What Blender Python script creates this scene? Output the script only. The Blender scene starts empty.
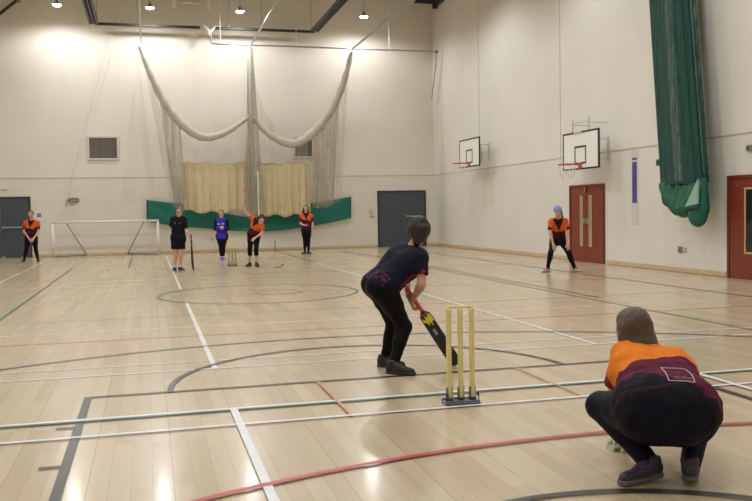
import bpy, math, random
import numpy as np
from mathutils import Vector, Matrix

scene = bpy.context.scene
COL = scene.collection
random.seed(4)

# ------------------------------------------------------------------ camera
F_PX, YAW, PITCH, ROLL = 852.2, 0.2603, -0.0472, -0.0178
cy_, sy_, cp_, sp_ = math.cos(YAW), math.sin(YAW), math.cos(PITCH), math.sin(PITCH)
FW = Vector((sy_ * cp_, cy_ * cp_, sp_))
RT = Vector((cy_, -sy_, 0))
UP = RT.cross(FW)
R2 = RT * math.cos(ROLL) + UP * math.sin(ROLL)
U2 = -RT * math.sin(ROLL) + UP * math.cos(ROLL)
cam_d = bpy.data.cameras.new('camera')
cam = bpy.data.objects.new('camera', cam_d)
COL.objects.link(cam)
cam_d.sensor_width = 36.0
cam_d.lens = F_PX * 36.0 / 752.0
cam_d.clip_end = 200
m = Matrix((R2, U2, -FW)).transposed().to_4x4()
m.translation = Vector((-1.935, -7.246, 1.485))
cam.matrix_world = m
scene.camera = cam

# ------------------------------------------------------------------ light
w = bpy.data.worlds.new('world')
scene.world = w
w.use_nodes = True
w.node_tree.nodes['Background'].inputs[0].default_value = (0.8, 0.85, 1, 1)
w.node_tree.nodes['Background'].inputs[1].default_value = 0.05

LAMP_COL = (0.955, 0.975, 0.995)
def spot(x, y, z, power, angle=152, blend=0.35, size=0.16):
    l = bpy.data.lights.new('high_bay_light', 'SPOT')
    l.energy = power
    l.color = LAMP_COL
    l.spot_size = math.radians(angle)
    l.spot_blend = blend
    l.shadow_soft_size = size
    o = bpy.data.objects.new('high_bay_light', l)
    o.location = (x, y, z)
    COL.objects.link(o)
    return o
BACK_LAMPS = [(-4.75, 24.2, 8.74), (-1.66, 24.2, 8.78), (1.50, 24.2, 8.78), (6.13, 24.2, 8.78)]
for (x, y, z) in BACK_LAMPS:
    spot(x, y, z - 0.10, 330, angle=172, blend=0.45)
for y in (18.5, 12.5, 6.5, 0.5, -5.5):
    for x in (-6.6, -2.2, 2.2, 6.6):
        spot(x, y, 8.9, 372, angle=156, blend=0.6, size=0.4)

vs = scene.view_settings
vs.view_transform = 'Standard'
vs.look = 'None'
vs.gamma = 1
vs.use_curve_mapping = False
vs.exposure = 0.0

# ------------------------------------------------------------------ helpers
def lin(c):
    return tuple(((v / 255) / 12.92 if v / 255 <= 0.04045 else ((v / 255 + 0.055) / 1.055) ** 2.4) for v in c)
MATS = {}
def mat(name, col, rough=0.6, metal=0.0, noise=0.0, nscale=8.0, bump=0.0, alpha=None, emit=0, coat=0, spec=0.5, vcol=False, stretch=None):
    if name in MATS: return MATS[name]
    m = bpy.data.materials.new(name)
    m.use_nodes = True
    nt = m.node_tree
    b = nt.nodes['Principled BSDF']
    b.inputs['Roughness'].default_value = rough
    b.inputs['Metallic'].default_value = metal
    b.inputs['Specular IOR Level'].default_value = spec
    b.inputs['Coat Weight'].default_value = coat
    c = (*lin(col), 1)
    b.inputs['Base Color'].default_value = c
    tc = nt.nodes.new('ShaderNodeTexCoord')
    mp = nt.nodes.new('ShaderNodeMapping')
    nt.links.new(tc.outputs['Object'], mp.inputs[0])
    if stretch: mp.inputs['Scale'].default_value = stretch
    nz = nt.nodes.new('ShaderNodeTexNoise')
    nz.inputs['Scale'].default_value = nscale
    nz.inputs['Detail'].default_value = 5
    nt.links.new(mp.outputs[0], nz.inputs['Vector'])
    src = None
    if vcol:
        a = nt.nodes.new('ShaderNodeAttribute'); a.attribute_name = 'Col'
        src = a.outputs['Color']
    if noise > 0 or vcol:
        mx = nt.nodes.new('ShaderNodeMixRGB'); mx.blend_type = 'MULTIPLY'; mx.inputs[0].default_value = 1
        rp = nt.nodes.new('ShaderNodeMapRange')
        rp.inputs['From Min'].default_value = 0.3; rp.inputs['From Max'].default_value = 0.7
        rp.inputs['To Min'].default_value = 1 - noise; rp.inputs['To Max'].default_value = 1 + noise
        nt.links.new(nz.outputs[0], rp.inputs['Value'])
        if src: nt.links.new(src, mx.inputs[1])
        else: mx.inputs[1].default_value = c
        nt.links.new(rp.outputs[0], mx.inputs[2])
        nt.links.new(mx.outputs[0], b.inputs['Base Color'])
    if bump > 0:
        bp = nt.nodes.new('ShaderNodeBump'); bp.inputs['Strength'].default_value = bump; bp.inputs['Distance'].default_value = 0.02
        nt.links.new(nz.outputs[0], bp.inputs['Height']); nt.links.new(bp.outputs[0], b.inputs['Normal'])
    if alpha is not None:
        if isinstance(alpha, tuple):
            ar = nt.nodes.new('ShaderNodeMapRange')
            ar.inputs['From Min'].default_value = 0.35; ar.inputs['From Max'].default_value = 0.65
            ar.inputs['To Min'].default_value = alpha[0]; ar.inputs['To Max'].default_value = alpha[1]
            nt.links.new(nz.outputs[0], ar.inputs['Value']); nt.links.new(ar.outputs[0], b.inputs['Alpha'])
        else: b.inputs['Alpha'].default_value = alpha
    if emit:
        b.inputs['Emission Color'].default_value = c; b.inputs['Emission Strength'].default_value = emit
    MATS[name] = m
    return m

def link(name, me, mats, parent=None, loc=(0, 0, 0), smooth=False):
    o = bpy.data.objects.new(name, me)
    for mm in (mats if isinstance(mats, (list, tuple)) else [mats]): me.materials.append(mm)
    if smooth: me.polygons.foreach_set('use_smooth', [True] * len(me.polygons))
    COL.objects.link(o)
    o.location = loc
    if parent: o.parent = parent
    return o
def tag(o, label=None, cat=None, group=None, kind=None):
    if label: o['label'] = label
    if cat: o['category'] = cat
    if group: o['group'] = group
    if kind: o['kind'] = kind
    return o
def empty(name, loc, rz=0):
    o = bpy.data.objects.new(name, None); COL.objects.link(o)
    o.location = loc; o.rotation_euler = (0, 0, rz); o.empty_display_size = 0.2
    return o
def copy_tree(o, parent=None):
    c = o.copy(); COL.objects.link(c)
    if parent: c.parent = parent
    for ch in list(o.children): copy_tree(ch, c)
    return c

class MB:
    """collects faces for one mesh"""
    def __init__(s): s.v = []; s.f = []; s.mi = []
    def add(s, vs, fs, mi=0):
        n = len(s.v); s.v += [tuple(v) for v in vs]; s.f += [tuple(i + n for i in f) for f in fs]; s.mi += [mi] * len(fs); return s
    def box(s, c, size, rot=None, mi=0, bev=0):
        hx, hy, hz = size[0] / 2, size[1] / 2, size[2] / 2
        bv = min(bev, hx * .9, hy * .9, hz * .9)
        vs = []
        if bv <= 0:
            vs = [Vector((sx * hx, sy * hy, sz * hz)) for sx in (-1, 1) for sy in (-1, 1) for sz in (-1, 1)]
            fs = [(0, 1, 3, 2), (4, 6, 7, 5), (0, 4, 5, 1), (2, 3, 7, 6), (0, 2, 6, 4), (1, 5, 7, 3)]
        else:
            idx = {}
            for sx in (-1, 1):
                for sy in (-1, 1):
                    for sz in (-1, 1):
                        for a in range(3):
                            p = [sx * (hx - bv), sy * (hy - bv), sz * (hz - bv)]
                            p[a] = (sx * hx, sy * hy, sz * hz)[a]
                            idx[(sx, sy, sz, a)] = len(vs); vs.append(Vector(p))
            fs = []
            for a in range(3):
                o1, o2 = [i for i in range(3) if i != a]
                for sg in (-1, 1):
                    q = []
                    for (t1, t2) in ((-1, -1), (1, -1), (1, 1), (-1, 1)):
                        k = [0, 0, 0]; k[a] = sg; k[o1] = t1; k[o2] = t2
                        q.append(idx[(*k, a)])
                    fs.append(q)
            for a in range(3):   # edges along axis a
                o1, o2 = [i for i in range(3) if i != a]
                for t1 in (-1, 1):
                    for t2 in (-1, 1):
                        k0 = [0, 0, 0]; k0[a] = -1; k0[o1] = t1; k0[o2] = t2
                        k1 = list(k0); k1[a] = 1
                        fs.append((idx[(*k0, o1)], idx[(*k1, o1)], idx[(*k1, o2)], idx[(*k0, o2)]))
            for sx in (-1, 1):
                for sy in (-1, 1):
                    for sz in (-1, 1): fs.append(tuple(idx[(sx, sy, sz, a)] for a in range(3)))
        if rot is not None: vs = [rot @ v for v in vs]
        c = Vector(c)
        return s.add([v + c for v in vs], fs, mi)
    def tube(s, pts, r, n=10, mi=0, cap=True, closed=False):
        pts = [Vector(p) for p in pts]; N = len(pts)
        rs = r if isinstance(r, (list, tuple)) else [r] * N
        vs = []; fs = []
        ref = None
        for i, p in enumerate(pts):
            if closed: t = pts[(i + 1) % N] - pts[i - 1]
            else: t = pts[min(i + 1, N - 1)] - pts[max(i - 1, 0)]
            t.normalize()
            if ref is None:
                ref = Vector((0, 0, 1)) if abs(t.z) < 0.9 else Vector((1, 0, 0))
            a = (ref - t * ref.dot(t)).normalized(); b = t.cross(a); ref = a
            for k in range(n):
                an = 2 * math.pi * k / n
                vs.append(p + (a * math.cos(an) + b * math.sin(an)) * rs[i])
        M = N if closed else N - 1
        for i in range(M):
            for k in range(n):
                j = (i + 1) % N
                fs.append((i * n + k, i * n + (k + 1) % n, j * n + (k + 1) % n, j * n + k))
        if cap and not closed:
            fs.append(tuple(range(n - 1, -1, -1))); fs.append(tuple((N - 1) * n + k for k in range(n)))
        return s.add(vs, fs, mi)
    def lathe(s, prof, c=(0, 0, 0), n=24, mi=0, rot=None):
        vs = []; fs = []; c = Vector(c)
        for (r, z) in prof:
            for k in range(n):
                a = 2 * math.pi * k / n
                v = Vector((r * math.cos(a), r * math.sin(a), z))
                if rot is not None: v = rot @ v
                vs.append(v + c)
        for i in range(len(prof) - 1):
            for k in range(n): fs.append((i * n + k, i * n + (k + 1) % n, (i + 1) * n + (k + 1) % n, (i + 1) * n + k))
        return s.add(vs, fs, mi)
    def grid(s, fn, nu, nv, mi=0):
        vs = [fn(i / nu, j / nv) for j in range(nv + 1) for i in range(nu + 1)]
        fs = [(j * (nu + 1) + i, j * (nu + 1) + i + 1, (j + 1) * (nu + 1) + i + 1, (j + 1) * (nu + 1) + i) for j in range(nv) for i in range(nu)]
        return s.add(vs, fs, mi)
    def prism(s, poly, z0, z1, M=None, mi=0):
        n = len(poly)
        vs = [Vector((x, y, z0)) for x, y in poly] + [Vector((x, y, z1)) for x, y in poly]
        fs = [tuple(range(n - 1, -1, -1)), tuple(range(n, 2 * n))] + [(i, (i + 1) % n, (i + 1) % n + n, i + n) for i in range(n)]
        if M is not None: vs = [M @ v for v in vs]
        return s.add(vs, fs, mi)
    def build(s, name, mats, parent=None, loc=(0, 0, 0), smooth=False, solid=0, sharp=None):
        me = bpy.data.meshes.new(name)
        L = Vector(loc)
        me.from_pydata([tuple(Vector(v) - L) for v in s.v] if parent is None else s.v, [], s.f)
        o = link(name, me, mats, parent, loc if parent is None else (0, 0, 0), smooth)
        me.polygons.foreach_set('material_index', s.mi)
        me.update()
        if solid:
            md = o.modifiers.new('thickness', 'SOLIDIFY'); md.thickness = solid; md.offset = 0
        return o
# parts: vertices given in the parent's own frame; single meshes: vertices in world, origin moved to loc

# ------------------------------------------------------------------ the hall
XW, YB, YF, ZC = 9.38, 25.82, -10.6, 10.6

def node_floor():
    m = bpy.data.materials.new('maple_floor'); m.use_nodes = True
    nt = m.node_tree; b = nt.nodes['Principled BSDF']; N = nt.nodes.new; L = nt.links.new
    tc = N('ShaderNodeTexCoord'); mp = N('ShaderNodeMapping'); mp.inputs['Rotation'].default_value = (0, 0, math.pi / 2)
    L(tc.outputs['Object'], mp.inputs[0])
    br = N('ShaderNodeTexBrick'); br.offset = 0.37; br.inputs['Scale'].default_value = 1
    br.inputs['Brick Width'].default_value = 1.55; br.inputs['Row Height'].default_value = 0.115
    br.inputs['Mortar Size'].default_value = 0.0012; br.inputs['Mortar Smooth'].default_value = 0.3; br.inputs['Bias'].default_value = 0.0
    br.inputs['Color1'].default_value = (*lin((199, 180, 149)), 1); br.inputs['Color2'].default_value = (*lin((186, 165, 134)), 1)
    br.inputs['Mortar'].default_value = (*lin((160, 137, 106)), 1)
    L(mp.outputs[0], br.inputs['Vector'])
    mp2 = N('ShaderNodeMapping'); mp2.inputs['Scale'].default_value = (7, 0.5, 1); L(tc.outputs['Object'], mp2.inputs[0])
    nz = N('ShaderNodeTexNoise'); nz.inputs['Scale'].default_value = 2.2; nz.inputs['Detail'].default_value = 7; L(mp2.outputs[0], nz.inputs['Vector'])
    rp = N('ShaderNodeMapRange'); rp.inputs['From Min'].default_value = .1; rp.inputs['From Max'].default_value = .9
    rp.inputs['To Min'].default_value = .93; rp.inputs['To Max'].default_value = 1.07; L(nz.outputs[0], rp.inputs['Value'])
    mx = N('ShaderNodeMixRGB'); mx.blend_type = 'MULTIPLY'; mx.inputs[0].default_value = 1
    L(br.outputs['Color'], mx.inputs[1]); L(rp.outputs[0], mx.inputs[2])
    # darker seam between the sprung panels every few boards
    sx = N('ShaderNodeSeparateXYZ'); L(tc.outputs['Object'], sx.inputs[0])
    md = N('ShaderNodeMath'); md.operation = 'PINGPONG'; md.inputs[1].default_value = 0.23; L(sx.outputs[0], md.inputs[0])
    lt = N('ShaderNodeMath'); lt.operation = 'LESS_THAN'; lt.inputs[1].default_value = 0.0028; L(md.outputs[0], lt.inputs[0])
    m2 = N('ShaderNodeMixRGB'); m2.inputs[2].default_value = (*lin((128, 104, 76)), 1)
    ml = N('ShaderNodeMath'); ml.operation = 'MULTIPLY'; ml.inputs[1].default_value = .45; L(lt.outputs[0], ml.inputs[0])
    L(ml.outputs[0], m2.inputs[0]); L(mx.outputs[0], m2.inputs[1]); L(m2.outputs[0], b.inputs['Base Color'])
    b.inputs['Roughness'].default_value = 0.27
    b.inputs['Specular IOR Level'].default_value = 0.6; b.inputs['Coat Weight'].default_value = .24; b.inputs['Coat Roughness'].default_value = .12
    n3 = N('ShaderNodeTexNoise'); n3.inputs['Scale'].default_value = 1.3; L(tc.outputs['Object'], n3.inputs['Vector'])
    r3 = N('ShaderNodeMapRange'); r3.inputs['To Min'].default_value = .23; r3.inputs['To Max'].default_value = .29; L(n3.outputs[0], r3.inputs['Value']); L(r3.outputs[0], b.inputs['Roughness'])
    return m
def node_wall(name, col, axis):
    m = bpy.data.materials.new(name); m.use_nodes = True
    nt = m.node_tree; b = nt.nodes['Principled BSDF']; N = nt.nodes.new; L = nt.links.new
    tc = N('ShaderNodeTexCoord'); sp = N('ShaderNodeSeparateXYZ'); L(tc.outputs['Object'], sp.inputs[0])
    cb = N('ShaderNodeCombineXYZ'); L(sp.outputs[axis], cb.inputs[0]); L(sp.outputs[2], cb.inputs[1])
    br = N('ShaderNodeTexBrick'); br.inputs['Scale'].default_value = 1; br.inputs['Brick Width'].default_value = .44; br.inputs['Row Height'].default_value = .22
    br.inputs['Mortar Size'].default_value = .006; br.inputs['Mortar Smooth'].default_value = .5
    c = lin(col); d = tuple(v * .93 for v in c)
    br.inputs['Color1'].default_value = (*c, 1); br.inputs['Color2'].default_value = (*(v * .985 for v in c), 1); br.inputs['Mortar'].default_value = (*d, 1)
    L(cb.outputs[0], br.inputs['Vector'])
    # smooth panels above the blockwork
    gt = N('ShaderNodeMath'); gt.operation = 'GREATER_THAN'; gt.inputs[1].default_value = 2.86 - ZC / 2; L(sp.outputs[2], gt.inputs[0])
    nz = N('ShaderNodeTexNoise'); nz.inputs['Scale'].default_value = .7; nz.inputs['Detail'].default_value = 6; L(tc.outputs['Object'], nz.inputs['Vector'])
    rp = N('ShaderNodeMapRange'); rp.inputs['From Min'].default_value = .3; rp.inputs['From Max'].default_value = .7; rp.inputs['To Min'].default_value = .965; rp.inputs['To Max'].default_value = 1.03; L(nz.outputs[0], rp.inputs['Value'])
    m1 = N('ShaderNodeMixRGB'); L(gt.outputs[0], m1.inputs[0]); L(br.outputs['Color'], m1.inputs[1]); m1.inputs[2].default_value = (*lin(tuple(min(255, v + 3) for v in col)), 1)
    m2 = N('ShaderNodeMixRGB'); m2.blend_type = 'MULTIPLY'; m2.inputs[0].default_value = 1; L(m1.outputs[0], m2.inputs[1]); L(rp.outputs[0], m2.inputs[2])
    L(m2.outputs[0], b.inputs['Base Color']); b.inputs['Roughness'].default_value = .55; b.inputs['Specular IOR Level'].default_value = .3
    return m
M_FLOOR = node_floor()
M_WB = node_wall('cream_block_wall', (222, 216, 203), 0)
M_WR = node_wall('cream_side_wall', (222, 217, 207), 1)
def line_mat(n, c): return mat(n, c, rough=.3, noise=.08, nscale=6)
LM = [M_FLOOR, line_mat('white_line', (226, 226, 226)), line_mat('black_line', (46, 44, 48)), line_mat('green_line', (58, 104, 80)),
      line_mat('red_line', (186, 62, 66)), line_mat('faded_red_line', (190, 108, 88)), line_mat('grey_line', (84, 82, 86)), line_mat('orange_line', (206, 136, 106)), line_mat('pale_line', (224, 220, 212)), line_mat('faded_green_line', (116, 138, 108))]
W, K, G, RD, FR, GY, OR, PL, FG = range(1, 10)
fl = MB()
fl.add([(-XW, YF, 0), (XW, YF, 0), (XW, YB, 0), (-XW, YB, 0)], [(0, 1, 2, 3)], 0)
_lz = [0.0006]
def strip(p0, p1, wd, mi):
    a = Vector((*p0, 0)); b = Vector((*p1, 0)); t = (b - a).normalized(); n = Vector((-t.y, t.x, 0)) * wd / 2
    z = Vector((0, 0, _lz[0])); _lz[0] += 0.00025
    fl.add([a - n + z, b - n + z, b + n + z, a + n + z], [(0, 1, 2, 3)], mi)
def arc(c, r, a0, a1, wd, mi, n=64):
    z = _lz[0]; _lz[0] += 0.00025
    vs = []; fs = []
    for i in range(n + 1):
        a = math.radians(a0 + (a1 - a0) * i / n)
        for rr in (r - wd / 2, r + wd / 2): vs.append((c[0] + rr * math.cos(a), c[1] + rr * math.sin(a), z))
    for i in range(n): fs.append((2 * i, 2 * i + 1, 2 * i + 3, 2 * i + 2))
    fl.add(vs, fs, mi)
strip((-9.2, 8.4), (9.2, 8.4), .045, FG)
strip((-9.2, 5.42), (9.2, 5.42), .045, FG)
strip((-9.2, 4.12), (9.2, 4.12), .04, PL)
strip((-9.2, 3.26), (9.2, 3.26), .045, FR)
for y in (12.7, 17.4): strip((-9.2, y), (9.2, y), .04, PL)
for y in (11.4, 13.55, 20.2): strip((-9.2, y), (9.2, y), .035, FR if y > 12 else PL)
strip((-9.2, 1.42), (9.2, 1.42), .04, PL)
strip((-9.2, 0.97), (9.2, 0.97), .04, W)
strip((-1.36, 0.97), (-1.36, 7.3), .05, W); strip((-1.36, 9.8), (-1.36, 24.1), .05, PL)
strip((2.69, 0.97), (2.69, 16.6), .05, W); strip((2.72, 17.4), (2.72, 23.8), .05, GY)
strip((-4.04, -2), (-4.04, 18.1), .05, G)
strip((4.89, 1.2), (4.89, 24), .05, FG)
strip((5.12, 5.2), (5.12, 24), .04, GY)
strip((7.3, -6), (7.3, 22), .045, GY)
strip((-5.22, 12.4), (-5.22, 24), .05, PL); strip((-6.6, 2), (-6.6, 24), .05, FG)
strip((-2.5, 17.4), (-2.5, 22.4), .05, GY)
arc((0, 8.4), 1.8, 0, 360, .042, G, 96)
arc((.37, 8.5), .45, 0, 360, .05, OR)
arc((0, -4.225), 6.75, 14, 166, .042, GY, 96)
arc((0, 0), 1.8, 0, 180, .052, K, 72)
strip((-2.475, 0), (2.475, 0), .045, K)
strip((-2.45, 0.02), (-2.45, -5.8), .058, K); strip((2.45, 0.02), (2.45, -5.8), .058, K)
for y in (-1.0, -1.96, -2.86, -3.8):
    strip((-2.6, y), (-2.478, y), .04, K); strip((2.6, y), (2.478, y), .04, K)
strip((-9.2, -.846), (9.2, -.846), .038, G)
strip((-9.2, -.80), (9.2, -.80), .048, W)
strip((-9.2, -1.30), (9.2, -1.30), .042, W)
strip((-1.355, -.80), (-1.355, -7.5), .055, W); strip((2.67, -.80), (2.67, -7.5), .055, W)
strip((-.555, -.02), (-.555, -1.28), .028, OR); strip((1.305, -.02), (1.305, -1.28), .026, OR)
arc((.8, -8.6), 6.3, 20, 160, .052, RD, 96)
arc((.05, -4.66), 1.35, 0, 180, .05, K)
floor = tag(fl.build('floor', LM), kind='structure')

def quad(name, vs, mt):
    o = MB().add(vs, [(0, 1, 2, 3)]).build(name, mt); tag(o, kind='structure'); return o
def slab(name, c, size, mt, bev=0):
    return tag(MB().box(c, size, bev=bev).build(name, mt, loc=c), kind='structure')
T = .2
slab('wall_back', (0, YB + T / 2, ZC / 2), (2 * XW, T, ZC), M_WB)
slab('wall_front', (0, YF - T / 2, ZC / 2), (2 * XW, T, ZC), M_WB)
slab('wall_right', (XW + T / 2, (YB + YF) / 2, ZC / 2), (T, YB - YF, ZC), M_WR)
slab('wall_left', (-XW - T / 2, (YB + YF) / 2, ZC / 2), (T, YB - YF, ZC), M_WR)
slab('ceiling', (0, (YB + YF) / 2, ZC + T / 2), (2 * XW, YB - YF, T), mat('ceiling_panel', (170, 160, 138), rough=.9, noise=.04))
M_SK = mat('pale_oak_trim', (200, 176, 142), rough=.45, noise=.12, nscale=3, stretch=(1, 1, 12))
def skirt(name, a, b, ax):
    if ax == 0: slab(name, ((a + b) / 2, YB - .012, .055), (b - a, .024, .095), M_SK, bev=.004)
    else: slab(name, (XW - .012, (a + b) / 2, .06), (.024, b - a, .105), M_SK, bev=.004)
skirt('baseboard_back', -6.08, 6.95, 0); skirt('baseboard_back_corner', 9.0, XW - .03, 0)
skirt('baseboard_right_far', 14.30, YB - .03, 1); skirt('baseboard_right', 7.62, 12.26, 1)
M_JT = mat('wall_joint', (186, 176, 156), rough=.8)
slab('trim_1', (0, YB - .004, 2.86), (2 * XW, .008, .028), M_JT)
slab('trim_2', (XW - .004, (YB + YF) / 2, 2.86), (.008, YB - YF, .03), M_JT)
M_JV = mat('panel_joint', (190, 180, 162), rough=.8)
slab('trim_3', (XW - .003, 20.85, 6.73), (.006, .03, 7.7), M_JV)
slab('trim_4', (XW - .003, 14.77, 6.73), (.006, .035, 7.7), M_JV)

# doors
M_DG = mat('charcoal_door_paint', (66, 73, 82), rough=.4, noise=.03)
M_DF = mat('charcoal_frame_paint', (46, 50, 55), rough=.4)
M_ST = mat('brushed_steel', (190, 190, 190), rough=.3, metal=.9)
M_BR = mat('brass', (196, 156, 66), rough=.3, metal=.8)
M_RD = mat('red_brown_door', (124, 52, 36), rough=.38, noise=.1, nscale=2.5, stretch=(1, 1, .2))
M_RDF = mat('red_brown_frame', (112, 42, 26), rough=.4)
M_BEAD = mat('oak_bead', (196, 164, 116), rough=.4)
M_GL = mat('wired_glass', (150, 150, 138), rough=.12, metal=0, noise=.08, nscale=40)
M_GLD = mat('dark_glass', (38, 38, 36), rough=.08)
def back_door(n, xc, x0, x1, h, push, plates):
    e = tag(empty('door_%d' % n, (xc, YB, 0)), kind='structure')
    fr = MB()
    fr.box((x0 - xc - .03, -.02, h / 2), (.06, .05, h), bev=.004); fr.box((x1 - xc + .03, -.02, h / 2), (.06, .05, h), bev=.004); fr.box(((x0 + x1) / 2 - xc, -.02, h + .03), (x1 - x0 + .12, .05, .06), bev=.004)
    fr.build('door_frame', M_DF, e)
    wd = (x1 - x0) / 2
    for k in (0, 1):
        cx = x0 - xc + wd * (k + .5)
        lf = MB().box((cx, -.016, h / 2), (wd - .012, .032, h - .01), bev=.004).build('door_leaf', M_DG, e)
        if push[k]:
            pz, pw = push[k]
            hb = MB(); hb.box((cx, -.085, pz), (pw, .03, .05), bev=.01)
            for s_ in (-1, 1): hb.box((cx + s_ * (pw / 2 - .03), -.055, pz), (.06, .06, .08), bev=.01)
            hb.build('push_bar', M_ST, lf)
        if plates:
            MB().box((cx, -.036, .055), (wd - .1, .006, .09)).build('kick_plate', M_ST, lf)
    return e
d1 = back_door(1, -7.05, -8.04, -6.09, 2.14, ((1.10, .8), (1.10, .86)), False)
hd = MB()
for x_ in (-7.0, -6.3): hd.box((x_ + 7.05, -.045, .03), (.16, .03, .05), bev=.008)
hd.build('floor_bolt', M_ST, d1)
d2 = back_door(2, 7.98, 7.02, 8.94, 2.2, (None, (1.22, .62)), False)
nb = MB(); nb.lathe([(0, -.03), (.03, -.03), (.04, -.01), (.04, .01)], c=(8.38 - 7.98, -.05, 1.36), n=16, rot=Matrix.Rotation(math.pi / 2, 3, 'X')); nb.build('door_knob', M_ST, d2)

def red_door(n, yc, leaves, h, y0, y1, wins, extra=True):
    e = tag(empty('door_%d' % n, (XW, yc, 0)), kind='structure')
    fr = MB()
    for yy in (y0 - .035, y1 + .035): fr.box((-.02, yy - yc, h / 2), (.06, .07, h), bev=.004)
    fr.box((-.02, (y0 + y1) / 2 - yc, h + .035), (.06, y1 - y0 + .14, .07), bev=.004)
    fr.build('door_frame', M_RDF, e)
    for (a, b) in leaves:
        lf = MB().box((-.016, (a + b) / 2 - yc, h / 2), (.034, b - a - .01, h - .01), bev=.004).build('door_leaf', M_RD, e)
        for (wa, wb, za, zb, gm) in wins:
            if not (a < (wa + wb) / 2 < b): continue
            cb = ((wa + wb) / 2 - yc, (za + zb) / 2)
            g = MB().box((-.036, cb[0], cb[1]), (.008, wb - wa - .06, zb - za - .06)).build('vision_panel', gm, lf)
            bd = MB()
            for yy in (wa + .02, wb - .02): bd.box((-.042, yy - yc, cb[1]), (.02, .04, zb - za), bev=.004)
            for zz in (za + .02, zb - .02): bd.box((-.042, cb[0], zz), (.018, wb - wa - .08, .04), bev=.004)
            bd.build('glazing_bead', M_BEAD, lf)
    return e
d3 = red_door(3, 13.28, [(12.43, 13.28), (13.28, 14.13)], 2.0, 12.43, 14.13, [(13.44, 13.60, .42, 1.78, M_GL), (12.96, 13.12, .42, 1.78, M_GL)])
pl = MB()
for yy in (13.36, 13.20): pl.box((-.05, yy - 13.28, 1.1), (.012, .13, .14), bev=.004)
pl.build('door_handle', M_ST, d3)
cl = MB(); cl.box((-.06, 0, 1.93), (.05, .07, .14), bev=.01); cl.box((-.09, 0, 1.86), (.03, .05, .06), bev=.008)
cl.build('door_closer', M_BR, d3)
ct = MB()
for k in range(6): ct.box((-.04, -.42 + .168 * k, 1.84), (.012, .05, .035), bev=.004)
ct.build('fixing', M_BR, d3)
d4 = red_door(4, 6.6, [(5.62, 6.55), (6.55, 7.47)], 1.98, 5.62, 7.47, [(6.66, 7.02, .5, 1.8, M_GLD), (6.08, 6.44, .5, 1.8, M_GLD)])
MB().box((-.045, .62, 1.84), (.02, .1, .03), bev=.004).build('door_plate', M_ST, d4)

# ------------------------------------------------------------------ things on the back wall
def grille(x0, x1, z0, z1, label):
    e = tag(empty('air_vent', ((x0 + x1) / 2, YB, z0)), label, 'vent', 'air vents on the end wall')
    w_, h_ = x1 - x0, z1 - z0
    f = MB()
    for s_ in (-1, 1):
        f.box((s_ * (w_ / 2 + .02), -.025, h_ / 2), (.07, .05, h_ + .11), bev=.006)
        f.box((0, -.024, h_ / 2 + s_ * (h_ / 2 + .02)), (w_ - .03, .048, .07), bev=.006)
    f.build('vent_frame', mat('vent_frame_paint', (206, 200, 186), rough=.5), e)
    MB().box((0, -.006, h_ / 2), (w_, .01, h_)).build('backing', mat('vent_dark', (84, 80, 74), rough=.8), e)
    sl = MB(); n = 22
    R_ = Matrix.Rotation(.6, 3, 'X')
    for k in range(n): sl.box((0, -.026, (k + .5) * h_ / n), (w_ - .02, .004, h_ / n * .82), rot=R_)
    for k in range(1, 4): sl.box((-w_ / 2 + k * w_ / 4, -.03, h_ / 2), (.012, .03, h_))
    sl.build('louvres', mat('vent_grey', (142, 138, 132), rough=.5), e)
grille(-3.96, -2.96, 3.56, 4.34, 'grey louvred air vent on the bare wall above the football goal')
grille(3.66, 4.36, 3.62, 4.36, 'grey louvred air vent half behind the right end of the hanging net')

# football goal
M_WM = mat('white_metal', (232, 230, 226), rough=.35)
M_GM = mat('grey_metal', (140, 138, 134), rough=.4, metal=.4)
g = tag(empty('football_goal', (-3.43, 25.0, 0)), 'low white five-a-side football goal standing against the end wall', 'goal')
gx0, gx1 = -1.80, 1.83
MB().tube([(gx0, 0, 0), (gx0, 0, 1.21)], .048, 14).build('goal_post', M_WM, g, smooth=True)
MB().tube([(gx1, 0, 0), (gx1, 0, 1.21)], .048, 14).build('goal_post', M_WM, g, smooth=True)
MB().tube([(gx0 - .04, 0, 1.25), (gx1 + .04, 0, 1.25)], .04, 14).build('crossbar', M_WM, g, smooth=True)
for s_ in (-1, 1):
    x_ = gx1 * s_
    MB().tube([(x_ - s_ * .5, .04, 1.21), (x_ - s_ * 1.1, .62, .06)], .018, 8).build('stay', M_GM, g, smooth=True)
    MB().tube([(x_, .03, .03), (x_ - s_ * .55, .45, .03), (x_ - s_ * 1.1, .62, .04)], .022, 8).build('base_bar', M_GM, g, smooth=True)
# rope on its cleat
rp = tag(empty('rope_coil', (-4.55, 25.76, 2.05)), 'coiled rope looped over a cleat on the end wall, line running up', 'rope')
q = MB(); pts = []
for k in range(60):
    a = k / 60 * 2 * math.pi * 5
    pts.append((.2 * math.cos(a) + .015 * math.sin(3 * a), -.03 - .008 * (k % 5), .06 * math.sin(a) + .02 * math.cos(a * .6)))
q.tube(pts, .014, 6); q.tube([(-.22, -.03, .02), (-.27, -.03, -.12), (-.25, -.03, -.24)], .01, 6)
q.build('coil', mat('rope_grey', (130, 122, 104), rough=.9, noise=.35, nscale=30), rp, smooth=True)
c_ = MB(); c_.box((0, .02, .01), (.3, .04, .05), bev=.01); c_.build('cleat', M_WM, rp)
MB().tube([(-.18, -.02, .04), (-.02, -.02, .9), (1.98, -.1, 7.6)], .007, 6).build('hoist_line', mat('rope_pale', (190, 184, 172), rough=.9), rp)
def plate(name, c, size, label, cat, mt, ax=1, extra=None):
    e = tag(empty(name, c), label, cat)
    MB().box((0, 0, 0), size, bev=.004).build('face_plate', mt, e)
    if extra: extra(e)
    return e
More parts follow.
